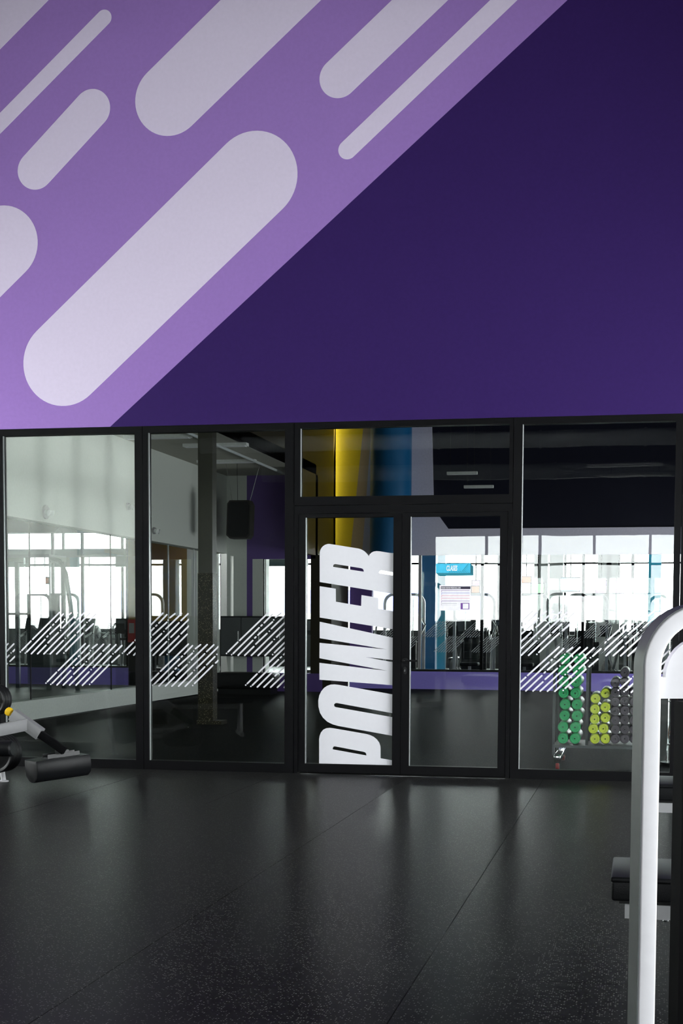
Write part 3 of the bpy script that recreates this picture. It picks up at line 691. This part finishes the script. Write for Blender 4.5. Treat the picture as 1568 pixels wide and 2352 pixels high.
for nm, mt, where, r, ps in cols:
    for k, q in enumerate(reversed(ps)):
        p = Z8(*q); p.y = RY + random.uniform(-0.02, 0.02)
        lab = '%s %s exercise tube in the %s of the rack' % (ordn[k], nm, where)
        key = mt
        if key not in proto:
            t = ex_tube(nm, mt, r, 0.7); proto[key] = t; t.location = p; t['label'] = lab; t['group'] = nm + ' exercise tubes in the rack'
        else:
            dup(proto[key], p, 0, lab)
# orange balls on a small stand behind the white machine
bs = thing('ball_stand', 'thin steel stand with orange balls seen behind the white machine post', 'stand', (0.36, 1.6, 0))
MB().lathe([(0, 0.16), (0.03, 0.16), (0.04, 0.03)], (0, 0, 0), (0, 0, 1), 18).build('base', 'black_plastic', bs, True)
MB().tube([(-0.09, 0, 0.03), (-0.09, 0, 1.25)], 0.012, 8).build('pole', 'steel', bs, True)
for z in (0.20, 0.62): MB().lathe([(0, 0.09), (0.01, 0.11)], (0.02, 0, z), (0, 0, 1), 18).build('ring_shelf', 'black_plastic', bs, True)
for z, lab in ((0.66, 'upper orange ball on the steel stand'), (0.24, 'lower orange ball on the steel stand')):
    t = thing('exercise_ball', lab, 'ball', (0.4, 1.6, z - 0.03 + 0.0), group='orange balls on the stand')
    MB().lathe([(0.11 - 0.11 * math.cos(a * PI / 10), 0.001 + 0.11 * math.sin(a * PI / 10)) for a in range(11)], (0, 0, 0), (0, 0, 1), 20).build('shell', 'ball_orange', t, True)
    MB().lathe([(0.103, 0.1105), (0.117, 0.1105)], (0, 0, 0), (0, 0, 1), 20).build('band', 'black_plastic', t, True)

# ================================================================== SIDE ROOM AND HALL BEYOND THE STUDIO
struct(box('floor_side_room', 'hall_floor_grey', -16.0, 0.12, -0.15, SX0 - 0.25, SYB + 0.2, 0.0), 'grey floor of the side room beyond the studio window', 'floor')
struct(box('ceiling_side_room', 'paint_white', -16.2, 0.12, 4.4, SX0 - 0.23, SYB + 0.2, 4.6), 'white ceiling of the side room', 'ceiling')
struct(box('wall_side_room_left', 'paint_white', -16.2, 0.12, 0, -16.0, SYB + 0.2, 4.4), 'white outer wall of the side room', 'wall')
struct(box('wall_side_room_front', 'paint_white', -16.2, 0.105, 0, -8.56, 0.12, 4.4), 'front wall of the side room', 'wall')
sb = thing('wall_side_room_back', 'back wall of the side room with purple dado and wide glazing', 'wall', (0, SYB, 0), kind='structure')
def sbx(nm, m_, x0, z0, x1, z1, y0=0.0, y1=0.18): return box(nm, m_, x0, y0, z0, x1, y1, z1, sb)
sbx('dado', 'paint_purple_dado', -16, 0, -11.12, 0.385); sbx('sill', 'gasket', -16, 0.385, -11.12, 0.42)
sbx('lintel', 'paint_navy', -16, 3.36, SX0 - 0.22, 4.4); sbx('pane', 'hall_glass', -16, 0.42, -11.12, 3.36, 0.08, 0.09)
for x in (-15.98, -14.0, -12.9, -12.2, -11.15): sbx('window_mullion', 'black_aluminium', x - 0.025, 0.42, x + 0.025, 3.36, 0.05, 0.13)
sbx('wall_section', 'paint_mustard', -11.1, 1.42, -9.75, 3.36); sbx('wall_section', 'black_plastic', -11.1, 0, -9.75, 1.42)
sbx('wall_section', 'paint_white', -9.75, 0, -9.45, 3.36); sbx('wall_section', 'paint_purple_wall', -9.45, 0, -9.2, 3.36); sbx('wall_section', 'paint_white', -9.2, 0, SX0 - 0.22, 3.36)

HX0, HX1, HY = -21.5, 8.5, 33.0
struct(box('floor_hall', 'hall_floor_grey', HX0, SYB + 0.2, -0.15, HX1, HY + 0.3, 0.0), 'light grey floor of the bright hall beyond the studio', 'floor')
struct(box('ceiling_hall', 'paint_white', HX0, SYB + 0.2, 4.6, HX1, HY + 0.3, 4.8), 'white ceiling of the far hall', 'ceiling')
struct(box('wall_hall_left', 'paint_white', HX0 - 0.2, SYB, 0, HX0, HY + 0.3, 4.6), 'left end wall of the far hall', 'wall')
struct(box('wall_hall_right', 'paint_white', HX1, SYB, 0, HX1 + 0.2, HY + 0.3, 4.6), 'right end wall of the far hall', 'wall')
struct(box('wall_hall_front_left', 'paint_white', HX0, SYB, 0, -16.2, SYB + 0.2, 4.6), 'blank wall beside the side room', 'wall')
struct(box('wall_hall_front_right', 'paint_white', SX1 + 0.2, SYB + 0.02, 0, HX1, SYB + 0.2, 4.6), 'blank wall right of the studio', 'wall')
struct(box('wall_hall_front_top', 'paint_white', -16.2, SYB + 0.2, 4.36, SX1 + 0.2, SYB + 0.22, 4.62), 'strip of wall closing the hall above the studio glazing', 'wall')
wall_with_window('wall_hall_far', 'far glazed wall of the hall full of daylight', 'x', HY, 0.3, HX0, HX1, 4.6, [(HX0 + 0.5, HX1 - 0.5, 1.15, 4.4)], 'paint_charcoal', 2.1)
for k, (px, Y, mt, lab) in enumerate(((1013, 18.3, 'paint_cyan', 'cyan column behind the timetable sheet'), (1500, 18.3, 'paint_cyan', 'cyan column at the right behind the white machine'), (985, 22.6, 'paint_blue', 'blue panelled column left of the cyan one'))):
    p = onY(px, 1500, Y)
    t = thing('hall_column', lab, 'column', (p.x, Y, 0)); wd = (0.085, 0.13, 0.17)[k]
    box('shaft', mt, -wd, -wd, 0.12, wd, wd, 4.6, t); box('plinth', 'paint_grey', -wd - 0.02, -wd - 0.02, 0, wd + 0.02, wd + 0.02, 0.12, t)
for k, px in enumerate((1275, 1385, 1405, 1240, 600)):
    p = onY(px, 1500, 22.6)
    t = thing('hall_column', ['pale column behind the green tubes', 'left of two pale columns behind the right glass', 'right of two pale columns behind the right glass', 'pale column nearest the door post in the right glass', 'pale column beyond the far left window'][k], 'column', (p.x, 22.6, 0))
    box('shaft', 'paint_white', -0.16, -0.16, 0.1, 0.16, 0.16, 4.6, t); box('plinth', 'paint_grey', -0.18, -0.18, 0, 0.18, 0.18, 0.1, t)

# television screens hanging in the hall
for k, (x0, y0, x1, y1, Y, c, lab) in enumerate(((1197, 1325, 1219, 1338, 20.45, 'orange', 'orange screen beside the door post in the far hall'), (1219, 1341, 1249, 1362, 20.45, 'green', 'pale green screen in the far hall'),
        (1288, 1327, 1331, 1358, 20.45, 'blue', 'pale blue screen in the far hall'), (1368, 1334, 1392, 1362, 20.45, 'violet', 'left violet screen in the far hall'), (1408, 1334, 1432, 1362, 20.45, 'violet', 'right violet screen in the far hall'),
        (1434, 1334, 1466, 1344, 20.45, 'lime', 'dark green screen at the right of the far hall'), (1083, 1347, 1100, 1361, 20.45, 'orange', 'orange screen right of the timetable sheet'), (1084, 1334, 1101, 1345, 20.45, 'violet', 'small violet screen above the orange one'))):
    a, b = onY(x0, y1, Y), onY(x1, y0, Y); cx = (a.x + b.x) / 2
    t = thing('wall_screen', lab, 'screen', (cx, Y, a.z))
    box('bezel', 'black_plastic', a.x - cx - 0.02, 0.0, -0.02, b.x - cx + 0.02, 0.05, b.z - a.z + 0.02, t)
    box('display', 'screen_' + c, a.x - cx, -0.006, 0, b.x - cx, 0.0, b.z - a.z, t)
    MB().tube([(0, 0.03, b.z - a.z), (0, 0.03, 4.6 - a.z)], 0.015, 6).build('hanger', 'black_plastic', t)

# ------------------------------------------------------------------ gym machines
def cable_machine():
    t = thing('cable_machine', '', 'gym machine')
    pr = [(-0.03, -0.045), (0.03, -0.045), (0.03, 0.045), (-0.03, 0.045)]
    arcp = [(-0.45, 0, 0.0), (-0.45, 0, 1.85)] + [(-0.45 + 0.2 - 0.2 * math.cos(a), 0, 1.85 + 0.2 * math.sin(a)) for a in (0.4, 0.8, 1.2, 1.57)] + [(0.25 + 0.2 * math.sin(a), 0, 1.85 + 0.2 * math.cos(a)) for a in (0, 0.4, 0.8, 1.2, 1.57)] + [(0.45, 0, 0.0)]
    MB().tube(arcp, 0, prof=pr, twist=(0, 1, 0)).build('frame', 'silver_powdercoat', t)
    MB().box(-0.28, -0.06, 0.12, 0.28, 0.06, 1.0).build('weight_stack', 'black_plastic', t)
    for x in (-0.2, 0.2): MB().tube([(x, 0, 0.1), (x, 0, 2.0)], 0.012, 6).build('guide_rod', 'chrome', t)
    MB().box(-0.5, -1.3, 0.02, -0.42, 0.05, 0.1).box(0.42, -1.3, 0.02, 0.5, 0.05, 0.1).box(-0.5, -1.3, 0.02, 0.5, -1.22, 0.1).build('base', 'silver_powdercoat', t)
    box('seat', 'black_vinyl', -0.2, -1.05, 0.46, 0.2, -0.6, 0.54, t, 0.03); box('backrest', 'black_vinyl', -0.17, -0.58, 0.6, 0.17, -0.48, 1.25, t, 0.03)
    MB().tube([(0, -0.85, 0.46), (0, -0.75, 0.05)], 0.035, 8).tube([(0, -0.5, 1.0), (0, -0.1, 0.9)], 0.03, 8).build('seat_post', 'silver_powdercoat', t)
    MB().tube([(-0.4, 0, 1.5), (-0.55, -0.5, 1.35), (-0.5, -0.95, 1.1)], 0.022, 8).tube([(0.4, 0, 1.5), (0.55, -0.5, 1.35), (0.5, -0.95, 1.1)], 0.022, 8).build('press_arm', 'charcoal_powdercoat', t, True)
    return t
def treadmill():
    t = thing('treadmill', '', 'treadmill')
    box('deck', 'black_plastic', -0.4, -0.95, 0.05, 0.4, 0.8, 0.2, t, 0.03); box('belt', 'black_rubber', -0.26, -0.9, 0.2, 0.26, 0.55, 0.207, t)
    for s in (-1, 1): MB().tube([(s * 0.38, 0.6, 0.15), (s * 0.36, 0.72, 1.15), (s * 0.34, 0.3, 1.02), (s * 0.34, 0.1, 0.98)], 0.03, 8).build('upright', 'silver_powdercoat', t, True)
    MB().prism([(-0.4, 0.6, 1.1), (0.4, 0.6, 1.1), (0.4, 0.78, 1.5), (-0.4, 0.78, 1.5)], (0, 0.06, -0.03)).build('console', 'black_plastic', t)
    MB().prism([(-0.3, 0.645, 1.2), (0.3, 0.645, 1.2), (0.3, 0.758, 1.45), (-0.3, 0.758, 1.45)], (0, -0.006, 0.003)).build('display', 'charcoal_powdercoat', t)
    for x in (-0.3, 0.3): box('foot', 'black_rubber', x - 0.05, 0.6, 0, x + 0.05, 0.72, 0.06, t); box('foot', 'black_rubber', x - 0.05, -0.9, 0, x + 0.05, -0.8, 0.06, t)
    return t
def bike():
    t = thing('exercise_bike', '', 'exercise bike')
    MB().box(-0.28, -0.55, 0, 0.28, -0.47, 0.07).box(-0.28, 0.5, 0, 0.28, 0.58, 0.07).build('base', 'black_plastic', t)
    MB().tube([(0, -0.5, 0.05), (0, 0.1, 0.35), (0, 0.52, 0.05)], 0.045, 8).tube([(0, 0.1, 0.3), (0, -0.25, 0.95)], 0.035, 8).tube([(0, 0.1, 0.35), (0, 0.42, 1.1)], 0.035, 8).build('frame', 'silver_powdercoat', t, True)
    MB().lathe([(-0.03, 0.2), (-0.025, 0.24), (0.025, 0.24), (0.03, 0.2)], (0, 0.38, 0.33), (1, 0, 0), 20).build('flywheel', 'black_plastic', t, True)
    MB().prism([(-0.12, -0.42, 0.95), (0.12, -0.42, 0.95), (0.04, -0.12, 0.95), (-0.04, -0.12, 0.95)], (0, 0, 0.06)).build('saddle', 'black_vinyl', t)
    MB().tube([(-0.24, 0.22, 1.2), (-0.22, 0.42, 1.12), (0.22, 0.42, 1.12), (0.24, 0.22, 1.2)], 0.02, 8).build('handlebar', 'black_rubber', t, True)
    MB().prism([(-0.13, 0.4, 1.12), (0.13, 0.4, 1.12), (0.13, 0.5, 1.36), (-0.13, 0.5, 1.36)], (0, 0.03, -0.01)).build('console', 'black_plastic', t)
    for s in (-1, 1): MB().tube([(0, 0.12, 0.33), (s * 0.1, 0.12, 0.33), (s * 0.1, 0.12 + s * 0.14, 0.28), (s * 0.2, 0.12 + s * 0.14, 0.28)], 0.016, 6).build('pedal', 'black_plastic', t, True)
    return t
def weight_bench():
    t = thing('weight_bench', '', 'weight bench')
    for s in (-1, 1):
        MB().tube([(s * 0.5, 0.3, 0.02), (s * 0.5, 0.3, 1.25)], 0.035, 8).build('upright', 'silver_powdercoat', t, True)
        MB().tube([(s * 0.5, 0.7, 0.03), (s * 0.5, -0.2, 0.03)], 0.03, 8).build('foot_bar', 'silver_powdercoat', t, True)
    MB().tube([(-1.05, 0.25, 1.08), (1.05, 0.25, 1.08)], 0.014, 8).build('barbell', 'chrome', t, True)
    for s in (-1, 1):
        for q, r in ((0.72, 0.22), (0.77, 0.22), (0.82, 0.16)): MB().lathe([(-0.018, r * 0.95), (-0.014, r), (0.014, r), (0.018, r * 0.95)], (s * q, 0.25, 1.08), (1, 0, 0), 24).build('weight_plate', 'black_rubber', t, True)
    box('pad', 'black_vinyl', -0.15, -1.0, 0.4, 0.15, 0.35, 0.47, t, 0.03)
    MB().tube([(0, -0.85, 0.4), (0, -0.85, 0.03)], 0.035, 8).tube([(-0.3, -0.85, 0.03), (0.3, -0.85, 0.03)], 0.03, 8).tube([(0, -0.85, 0.36), (0, 0.3, 0.36)], 0.035, 8).build('bench_frame', 'silver_powdercoat', t, True)
    return t
MK = dict(c=cable_machine, t=treadmill, b=bike, w=weight_bench); PR = {}
def place(kind, x, y, rz, label, group):
    if kind not in PR:
        t = MK[kind](); t.location = (x, y, 0); t.rotation_euler = (0, 0, rz); t['label'] = label; t['group'] = group; PR[kind] = t; return t
    return dup(PR[kind], (x, y, 0), rz, label, group)
num = ['first', 'second', 'third', 'fourth', 'fifth', 'sixth', 'seventh', 'eighth', 'ninth', 'tenth']
def row(kind, noun, items, where, group):
    for k, (x, y, rz) in enumerate(items): place(kind, x, y, rz, '%s %s from the left %s' % (num[k], noun, where), group)
HG = 'in the hall beyond the studio'
row('c', 'silver cable machine', [(x, 19.95, 0) for x in (-13.6, -5.3, -3.7, -2.5, -1.2, 0.1)], HG, 'cable machines in the hall')
row('b', 'exercise bike', [(x, 21.4, 0.5) for x in (-13.9, -12.6, -11.3, -5.6, -4.2, -3.0, -1.8, -0.6, 0.6)], HG, 'exercise bikes in the hall')
row('t', 'treadmill', [(x, 24.0, 0.0) for x in (-16.2, -15.0, -13.8, -8.4, -4.6, -3.4, -2.2, -1.0, 0.2)], HG, 'treadmills in the hall')
row('w', 'weight bench', [(x, 27.6, 0.0) for x in (-16.5, -14.0, -5.0, -2.5, 0.2)], HG, 'weight benches in the hall')
# tall rack standing in the side room, dark against the daylight
pa, pb = onY(4, 1500, 15.0), onY(112, 1500, 15.0); zt2 = onY(60, 1278, 15.0).z
pr_ = thing('power_rack', 'tall dark teal training rack against the daylight in the leftmost glass', 'rack', ((pa.x + pb.x) / 2, 15.4, 0)); hw = (pb.x - pa.x) / 2
mat('rack_teal', lin((44, 62, 64)), 0.5)
for sx_ in (-1, 1):
    for y_ in (-0.4, 0.4): box('post', 'rack_teal', sx_ * hw - 0.04, y_ - 0.04, 0, sx_ * hw + 0.04, y_ + 0.04, zt2 - 0.08, pr_)
    box('side_beam', 'rack_teal', sx_ * hw - 0.05, -0.45, zt2 - 0.08, sx_ * hw + 0.05, 0.45, zt2 + 0.04, pr_)
for y_ in (-0.4, 0.4): box('top_beam', 'rack_teal', -hw, y_ - 0.05, zt2 - 0.1, hw, y_ + 0.05, zt2 + 0.04, pr_)
MB().tube([(hw, -0.4, zt2 - 0.02), (hw + 0.25, -0.4, zt2 - 0.1), (hw + 0.38, -0.4, zt2 - 0.35), (hw + 0.48, -0.4, zt2 - 1.0), (hw + 0.62, -0.4, 0.0)], 0.05, 8).build('slanted_post', 'rack_teal', pr_, True)
box('weight_shroud', 'rack_teal', -hw + 0.3, 0.2, 0.1, hw - 0.05, 0.34, zt2 - 0.75, pr_)
MB().tube([(-hw, -0.4, 1.55), (hw, -0.4, 1.55)], 0.025, 8).build('pull_bar', 'steel', pr_, True)
# red fire cabinet and ring in the side room
p = onY(286, 1475, 17.6)
t = thing('fire_cabinet', 'red fire extinguisher cabinet seen in the leftmost glass', 'cabinet', (p.x + 0.2, 17.6, p.z))
box('body', 'red_paint', -0.09, -0.1, 0, 0.09, 0.1, 0.5, t); box('door_glass', 'paint_grey', -0.06, -0.106, 0.2, 0.06, -0.1, 0.42, t)
# dark canopy beam in the hall, left
cn = MB().box(-21, 26.0, 2.95, -9.0, 26.3, 3.45).build('hall_beam', mat('beam_teal', lin((62, 84, 88)), 0.5)); tag(cn, 'long grey beam crossing the bright hall behind the leftmost glass', 'beam')
# outdoors
gr = box('ground', 'concrete', -90, HY + 0.3, -0.4, 80, 130, -0.15); struct(gr, 'pale paved ground outside the far hall', 'ground')
gr2 = box('ground_rear', 'concrete', -70, -90, -0.4, 60, RY0 - 0.3, -0.15); struct(gr2, 'pale paved ground outside the rear windows', 'ground')
bd = thing('far_building', 'white building with a bluish window band seen through the far left window', 'building', (-22, 75, -0.15))
box('facade', 'paint_white', -14, 0, 0, 14, 8, 6.5, bd); box('window_band', 'screen_blue' if 0 else 'print_blue', -13, -0.05, 2.2, 13, 0, 3.6, bd)

# ================================================================== THINGS IN THE FRONT ROOM
# ---- white arched machine, near right
TH = 0.31
wm = thing('arched_machine', 'near white gym machine with arched tube frame at the right edge', 'gym machine', (0.02, -8.9, 0), TH)
def rr(w_, d_, c, n=4):
    pts = []
    for sx, sy, a0 in ((1, 1, 0), (-1, 1, 90), (-1, -1, 180), (1, -1, 270)):
        for k in range(n + 1):
            a = math.radians(a0 + 90 * k / n); pts.append((sx * (w_ / 2 - c) + c * math.cos(a), sy * (d_ / 2 - c) + c * math.sin(a)))
    return pts
Rr = 0.15; zt = 1.405
path = [(0.0, 0, 0.02), (0.0, 0, zt - Rr)] + [(Rr - Rr * math.cos(a), 0, zt - Rr + Rr * math.sin(a)) for a in [k * PI / 2 / 12 for k in range(1, 13)]]
path += [(0.75, 0, zt)] + [(0.75 + Rr * math.sin(a), 0, zt - Rr + Rr * math.cos(a)) for a in [k * PI / 2 / 12 for k in range(1, 13)]] + [(0.75 + Rr, 0, 0.02)]
MB().tube(path, 0, prof=rr(0.05, 0.09, 0.006), twist=(0, 1, 0)).build('frame_tube', 'white_powdercoat', wm, True)
MB().tube(path, 0, prof=[(0.0252, -0.043), (0.0285, -0.043), (0.0285, 0.043), (0.0252, 0.043)], twist=(0, 1, 0)).build('outer_shade', mat('shade_grey', (0.10, 0.107, 0.11), 0.35, spec=0.5), wm, True)  # grey strip added to darken the tube's outer face like shade
gp = [(0.03, 1.165), (0.03, 1.225)] + [(0.045 + 0.115 - 0.115 * math.cos(a), 1.225 + 0.115 * math.sin(a)) for a in [k * PI / 2 / 8 for k in range(0, 9)]] + [(0.74, 1.34), (0.86, 1.25), (0.87, 1.165)]
MB().prism([(x, -0.02, z) for x, z in gp], (0, 0.03, 0)).build('gusset_panel', 'white_powdercoat', wm)
MB().box(0.096, -0.03, 0.05, 0.83, 0.05, 1.155).build('stack_shroud', mat('shroud_black', (0.0015, 0.0015, 0.0018), 0.6, spec=0.05), wm)
for x in (0.0, 0.75 + Rr): box('foot_plate', 'charcoal_powdercoat', x - 0.06, -0.25, 0, x + 0.06, 0.25, 0.02, wm, 0.004)

# ---- two benches right, behind the white post
def flat_bench(name, label, x0, Y, z1, L, dep, th):
    t = thing(name, label, 'bench', (x0 + L / 2, Y, 0))
    pd = box('pad', 'black_vinyl', -L / 2 + 0.003, -dep / 2 + 0.003, z1 - th, L / 2 - 0.003, dep / 2 - 0.003, z1 - 0.012, t, 0.01)
    box('pad_top', 'black_vinyl', -L / 2, -dep / 2, z1 - 0.02, L / 2, dep / 2, z1, pd, 0.008)
    box('pad_board', 'black_plastic', -L / 2 + 0.03, -dep / 2 + 0.03, z1 - th - 0.012, L / 2 - 0.03, dep / 2 - 0.03, z1 - th, t)
    box('support_rail', 'silver_powdercoat', -L / 2 + 0.05, -dep / 2 + 0.02, z1 - th - 0.062, L / 2 - 0.05, -dep / 2 + 0.08, z1 - th - 0.012, t)
    box('support_rail', 'silver_powdercoat', -L / 2 + 0.05, dep / 2 - 0.08, z1 - th - 0.062, L / 2 - 0.05, dep / 2 - 0.02, z1 - th - 0.012, t)
    for x in (-L / 2 + 0.19, L / 2 - 0.2): MB().lathe([(0, 0.008), (0.008, 0.01), (0.012, 0.006)], (x, -dep / 2 + 0.05, z1 - th - 0.062), (0, 0, -1), 10).build('bolt', 'chrome', t, True)
    for x in (L / 2 - 0.25, 0.12):
        MB().tube([(x, 0, z1 - th - 0.06), (x, 0, 0.03)], 0.035, 10).build('leg', 'silver_powdercoat', t, True)
        box('foot', 'black_rubber', x - 0.04, -dep / 2, 0, x + 0.04, dep / 2, 0.04, t)
    MB().box(-0.1, -0.04, z1 - th - 0.1, L / 2 - 0.1, 0.04, z1 - th - 0.05).build('spine', 'silver_powdercoat', t)
    return t
flat_bench('flat_bench', 'near black padded bench behind the white machine post', -0.09, -7.76, 0.497, 1.1, 0.46, 0.085)
flat_bench('flat_bench', 'farther black padded bench glimpsed right of the white post', 0.0, -5.27, 0.56, 1.1, 0.46, 0.085)

# ---- machine at the left edge: arm with leg pad and weight plates
LY = -1.75
lm = thing('leg_machine', 'silver weight machine with black leg pad and plates at the left edge', 'gym machine', (-5.5, LY, 0))
def LP(x, y, Y=LY): q = onY(x, y, Y); return Vector((q.x + 5.5, q.y - LY, q.z))
def obox(p0, p1, w_, hgt, name, mt, upref=(0, 0, 1), bev=0.006):
    """box tube from p0 to p1"""
    MBt = MB().tube([p0, p1], 0, prof=rr(w_, hgt, bev, 2)); return MBt.build(name, mt, lm, True)
obox(LP(-190, 1716, LY - 0.35), LP(66, 1663), 0.08, 0.1, 'swing_arm', 'silver_powdercoat')
obox(LP(30, 1641), LP(93, 1686), 0.085, 0.1, 'collar', 'silver_powdercoat')
obox(LP(58, 1662), LP(148, 1725), 0.055, 0.065, 'slide_bar', 'black_aluminium')
kb_ = MB().lathe([(0, 0.012), (0.03, 0.012), (0.034, 0.03), (0.05, 0.038), (0.075, 0.034), (0.085, 0.02)], LP(33, 1643), LP(14, 1630) - LP(33, 1643), 16).build('pull_knob', 'knob_yellow', lm, True)
MB().lathe([(0, 0.014), (0.028, 0.014)], LP(35, 1644), LP(14, 1630) - LP(35, 1644), 12).build('knob_collar', 'black_plastic', kb_, True)
MB().lathe([(0, 0.008), (0.012, 0.008)], LP(47, 1656, LY - 0.045), (0, -1, 0), 10).build('bolt', 'black_plastic', lm)
# leg pad: rounded block, left end nearer the camera
A, B = LP(70, 1770, LY - 0.12), LP(196, 1752, LY + 0.25)
ax = (B - A).normalized(); sd = ax.cross(Vector((0, 0, 1))).normalized(); upd = sd.cross(ax)
prof = []
for x, z in ((-0.105, 0.05), (-0.1, 0.066), (0.10, 0.066), (0.108, 0.05), (0.112, 0.0), (0.095, -0.05), (0.05, -0.078), (0.0, -0.085), (-0.05, -0.078), (-0.095, -0.05), (-0.112, 0.0)): prof.append((x * 1.12, z * 1.25))
rings = []
for s, k_ in ((0.0, 0.86), (0.012, 0.97), (0.03, 1.0), (0.97, 1.0), (0.988, 0.97), (1.0, 0.86)):
    c = A + (B - A) * s; rings.append([(c + sd * (x * k_) + upd * (z * k_))[:] for x, z in prof])
n = len(prof); vsx = [v for r_ in rings for v in r_]; fsx = []
for i in range(5):
    for k in range(n): fsx.append((i * n + k, i * n + (k + 1) % n, (i + 1) * n + (k + 1) % n, (i + 1) * n + k))
fsx += [tuple(range(n))[::-1], tuple(range(5 * n, 6 * n))]
MB().add(vsx, fsx).build('leg_pad', 'black_vinyl', lm, True)
br = MB()
def padbox(mb, s0, s1, x0, x1, z0, z1):
    P = [A + (B - A) * s + sd * x + upd * z for z in (z0, z1) for x in (x0, x1) for s in (s0, s1)]
    mb.add([p[:] for p in P], [(0, 1, 3, 2), (4, 6, 7, 5), (0, 4, 5, 1), (2, 3, 7, 6), (0, 2, 6, 4), (1, 5, 7, 3)])
padbox(br, 0.28, 0.86, -0.05, 0.05, 0.082, 0.09); padbox(br, 0.28, 0.86, -0.05, -0.044, 0.09, 0.116); padbox(br, 0.28, 0.86, 0.044, 0.05, 0.09, 0.116)
brk = br.build('pad_bracket', mat('smoked_chrome', (0.016, 0.016, 0.018), 0.3, metal=0.0, spec=0.4), lm)
b2 = MB(); padbox(b2, 0.50, 0.68, -0.04, 0.04, 0.09, 0.135); b2.build('bracket_socket', 'smoked_chrome', brk)
for s in (0.35, 0.80):
    MB().lathe([(0, 0.011), (0.01, 0.011), (0.013, 0.007)], A + (B - A) * s + upd * 0.09, upd, 10).build('bolt', 'chrome', brk, True)
# weight plates on horns
def plates(px, py, Y, r, n_):
    c = LP(px, py, Y)
    for i in range(n_):
        o = c + Vector((0, 0.052 * i, 0))
        MB().lathe([(0.026, r * 0.2), (0.026, r * 0.55), (0.02, r * 0.6), (0.02, r * 0.8), (0.028, r * 0.86), (0.03, r * 0.95), (0.024, r), (-0.01, r), (-0.016, r * 0.94), (-0.016, r * 0.2)], o, (-0.12, -1, 0), 40).build('weight_plate', 'black_rubber', lm, True)
    MB().lathe([(-0.05 * n_, 0.026), (0.10, 0.026), (0.105, 0.02)], c, (-0.12, -1, 0), 14).build('plate_horn', 'steel', lm, True)
plates(-17, 1608, LY + 0.1, 0.13, 3)
plates(-8, 1731, LY + 0.12, 0.165, 4)
MB().lathe([(0, 0.055), (0.012, 0.066), (0.37, 0.066), (0.382, 0.055)], LP(-70, 1720, LY - 0.25), (1, 0.0, 0.03), 20).build('roller_pad', 'black_vinyl', lm, True)
f0 = onZ(8, 1795)
MB().tube([(f0.x + 5.5 - 0.10, f0.y - LY + 0.02, 0.75), (f0.x + 5.5, f0.y - LY, 0.012)], 0.022, 12).build('leg', 'white_powdercoat', lm, True)
MB().lathe([(0, 0.045), (0.008, 0.045), (0.014, 0.028)], (f0.x + 5.5, f0.y - LY, 0), (0, 0, 1), 16).build('foot', 'white_powdercoat', lm, True)
# the rest of the machine, outside the frame at left
MB().box(-1.75, -0.05, 0.0, -0.25, 0.05, 0.09).box(-1.35, -0.5, 0.0, -1.25, 0.5, 0.09).build('base_frame', 'silver_powdercoat', lm)
MB().box(-0.78, 0.0, 0.05, -0.68, 0.1, 1.5).box(-0.78, 0.02, 0.70, 0.02, 0.08, 0.78).build('upright', 'silver_powdercoat', lm)
box('seat', 'black_vinyl', -1.5, -0.22, 0.5, -0.95, 0.22, 0.6, lm, 0.03); box('backrest', 'black_vinyl', -1.75, -0.2, 0.62, -1.6, 0.2, 1.3, lm, 0.03)
MB().tube([(-1.25, 0, 0.05), (-1.25, 0, 0.5)], 0.04, 10).tube([(-1.6, 0, 0.05), (-1.68, 0, 0.65)], 0.04, 10).build('seat_post', 'silver_powdercoat', lm, True)

# machines behind and beside the camera, seen only as reflections in the glass
place('c', -3.7, -11.6, PI + 0.3, 'cable machine reflected in the right door leaf, beside the camera', 'machines reflected in the glass')
place('w', -5.6, -3.9, 1.2, 'weight bench reflected low in the second glass light', 'machines reflected in the glass')
for k, (kd, x, y) in enumerate((('c', -1.6, -20.0), ('t', -0.4, -18.5), ('c', 0.6, -21.5), ('b', -2.4, -18.0), ('t', -3.6, -21.0), ('w', 1.6, -19.0))):
    place(kd, x, y, PI, 'dark machine silhouette mirrored in the right glass, %s of six behind the camera' % num[k], 'machines reflected in the glass')
# ducts, lights and speakers under the front room ceiling (mirrored in the right glass)
for k, (y, z, r) in enumerate(((-5.0, 6.3, 0.22), (-8.0, 6.3, 0.22), (-11.5, 5.9, 0.2), (-16.0, 5.0, 0.16), (-21.0, 4.9, 0.18))):
    t = thing('air_duct', ['nearest', 'second', 'third', 'fourth', 'farthest'][k] + ' round grey duct under the ceiling, mirrored in the glass', 'duct', (0, y, z), group='ducts under the front room ceiling')
    MB().tube([(-8.9, 0, 0), (3.35, 0, 0)], r, 18).build('pipe', 'duct_grey', t, True)
    for x in range(-8, 4, 2): MB().lathe([(-0.03, r), (-0.02, r + 0.015), (0.02, r + 0.015), (0.03, r)], (x, 0, 0), (1, 0, 0), 18).build('joint_band', 'duct_grey', t, True)
    for x in (-7, -4, -1, 2): MB().tube([(x, 0, r), (x, 0, RZ - z)], 0.006, 5).build('hanger', 'black_plastic', t)
for k, (x, y, z) in enumerate(((-1.0, -9.5, 5.6), (-0.6, -13.0, 5.4), (-0.4, -17.5, 4.6), (-0.2, -19.5, 4.6))):
    t = thing('strip_light', ['nearest', 'second', 'third', 'farthest'][k] + ' strip light under the front room ceiling', 'light', (x, y, z), group='strip lights in the front room')
    box('housing', 'fixture_white', -0.75, -0.05, 0, 0.75, 0.05, 0.06, t)
    for s in (-1, 1): MB().tube([(s * 0.5, 0, 0.06), (s * 0.5, 0, RZ - z)], 0.005, 5).build('hanger', 'black_plastic', t)
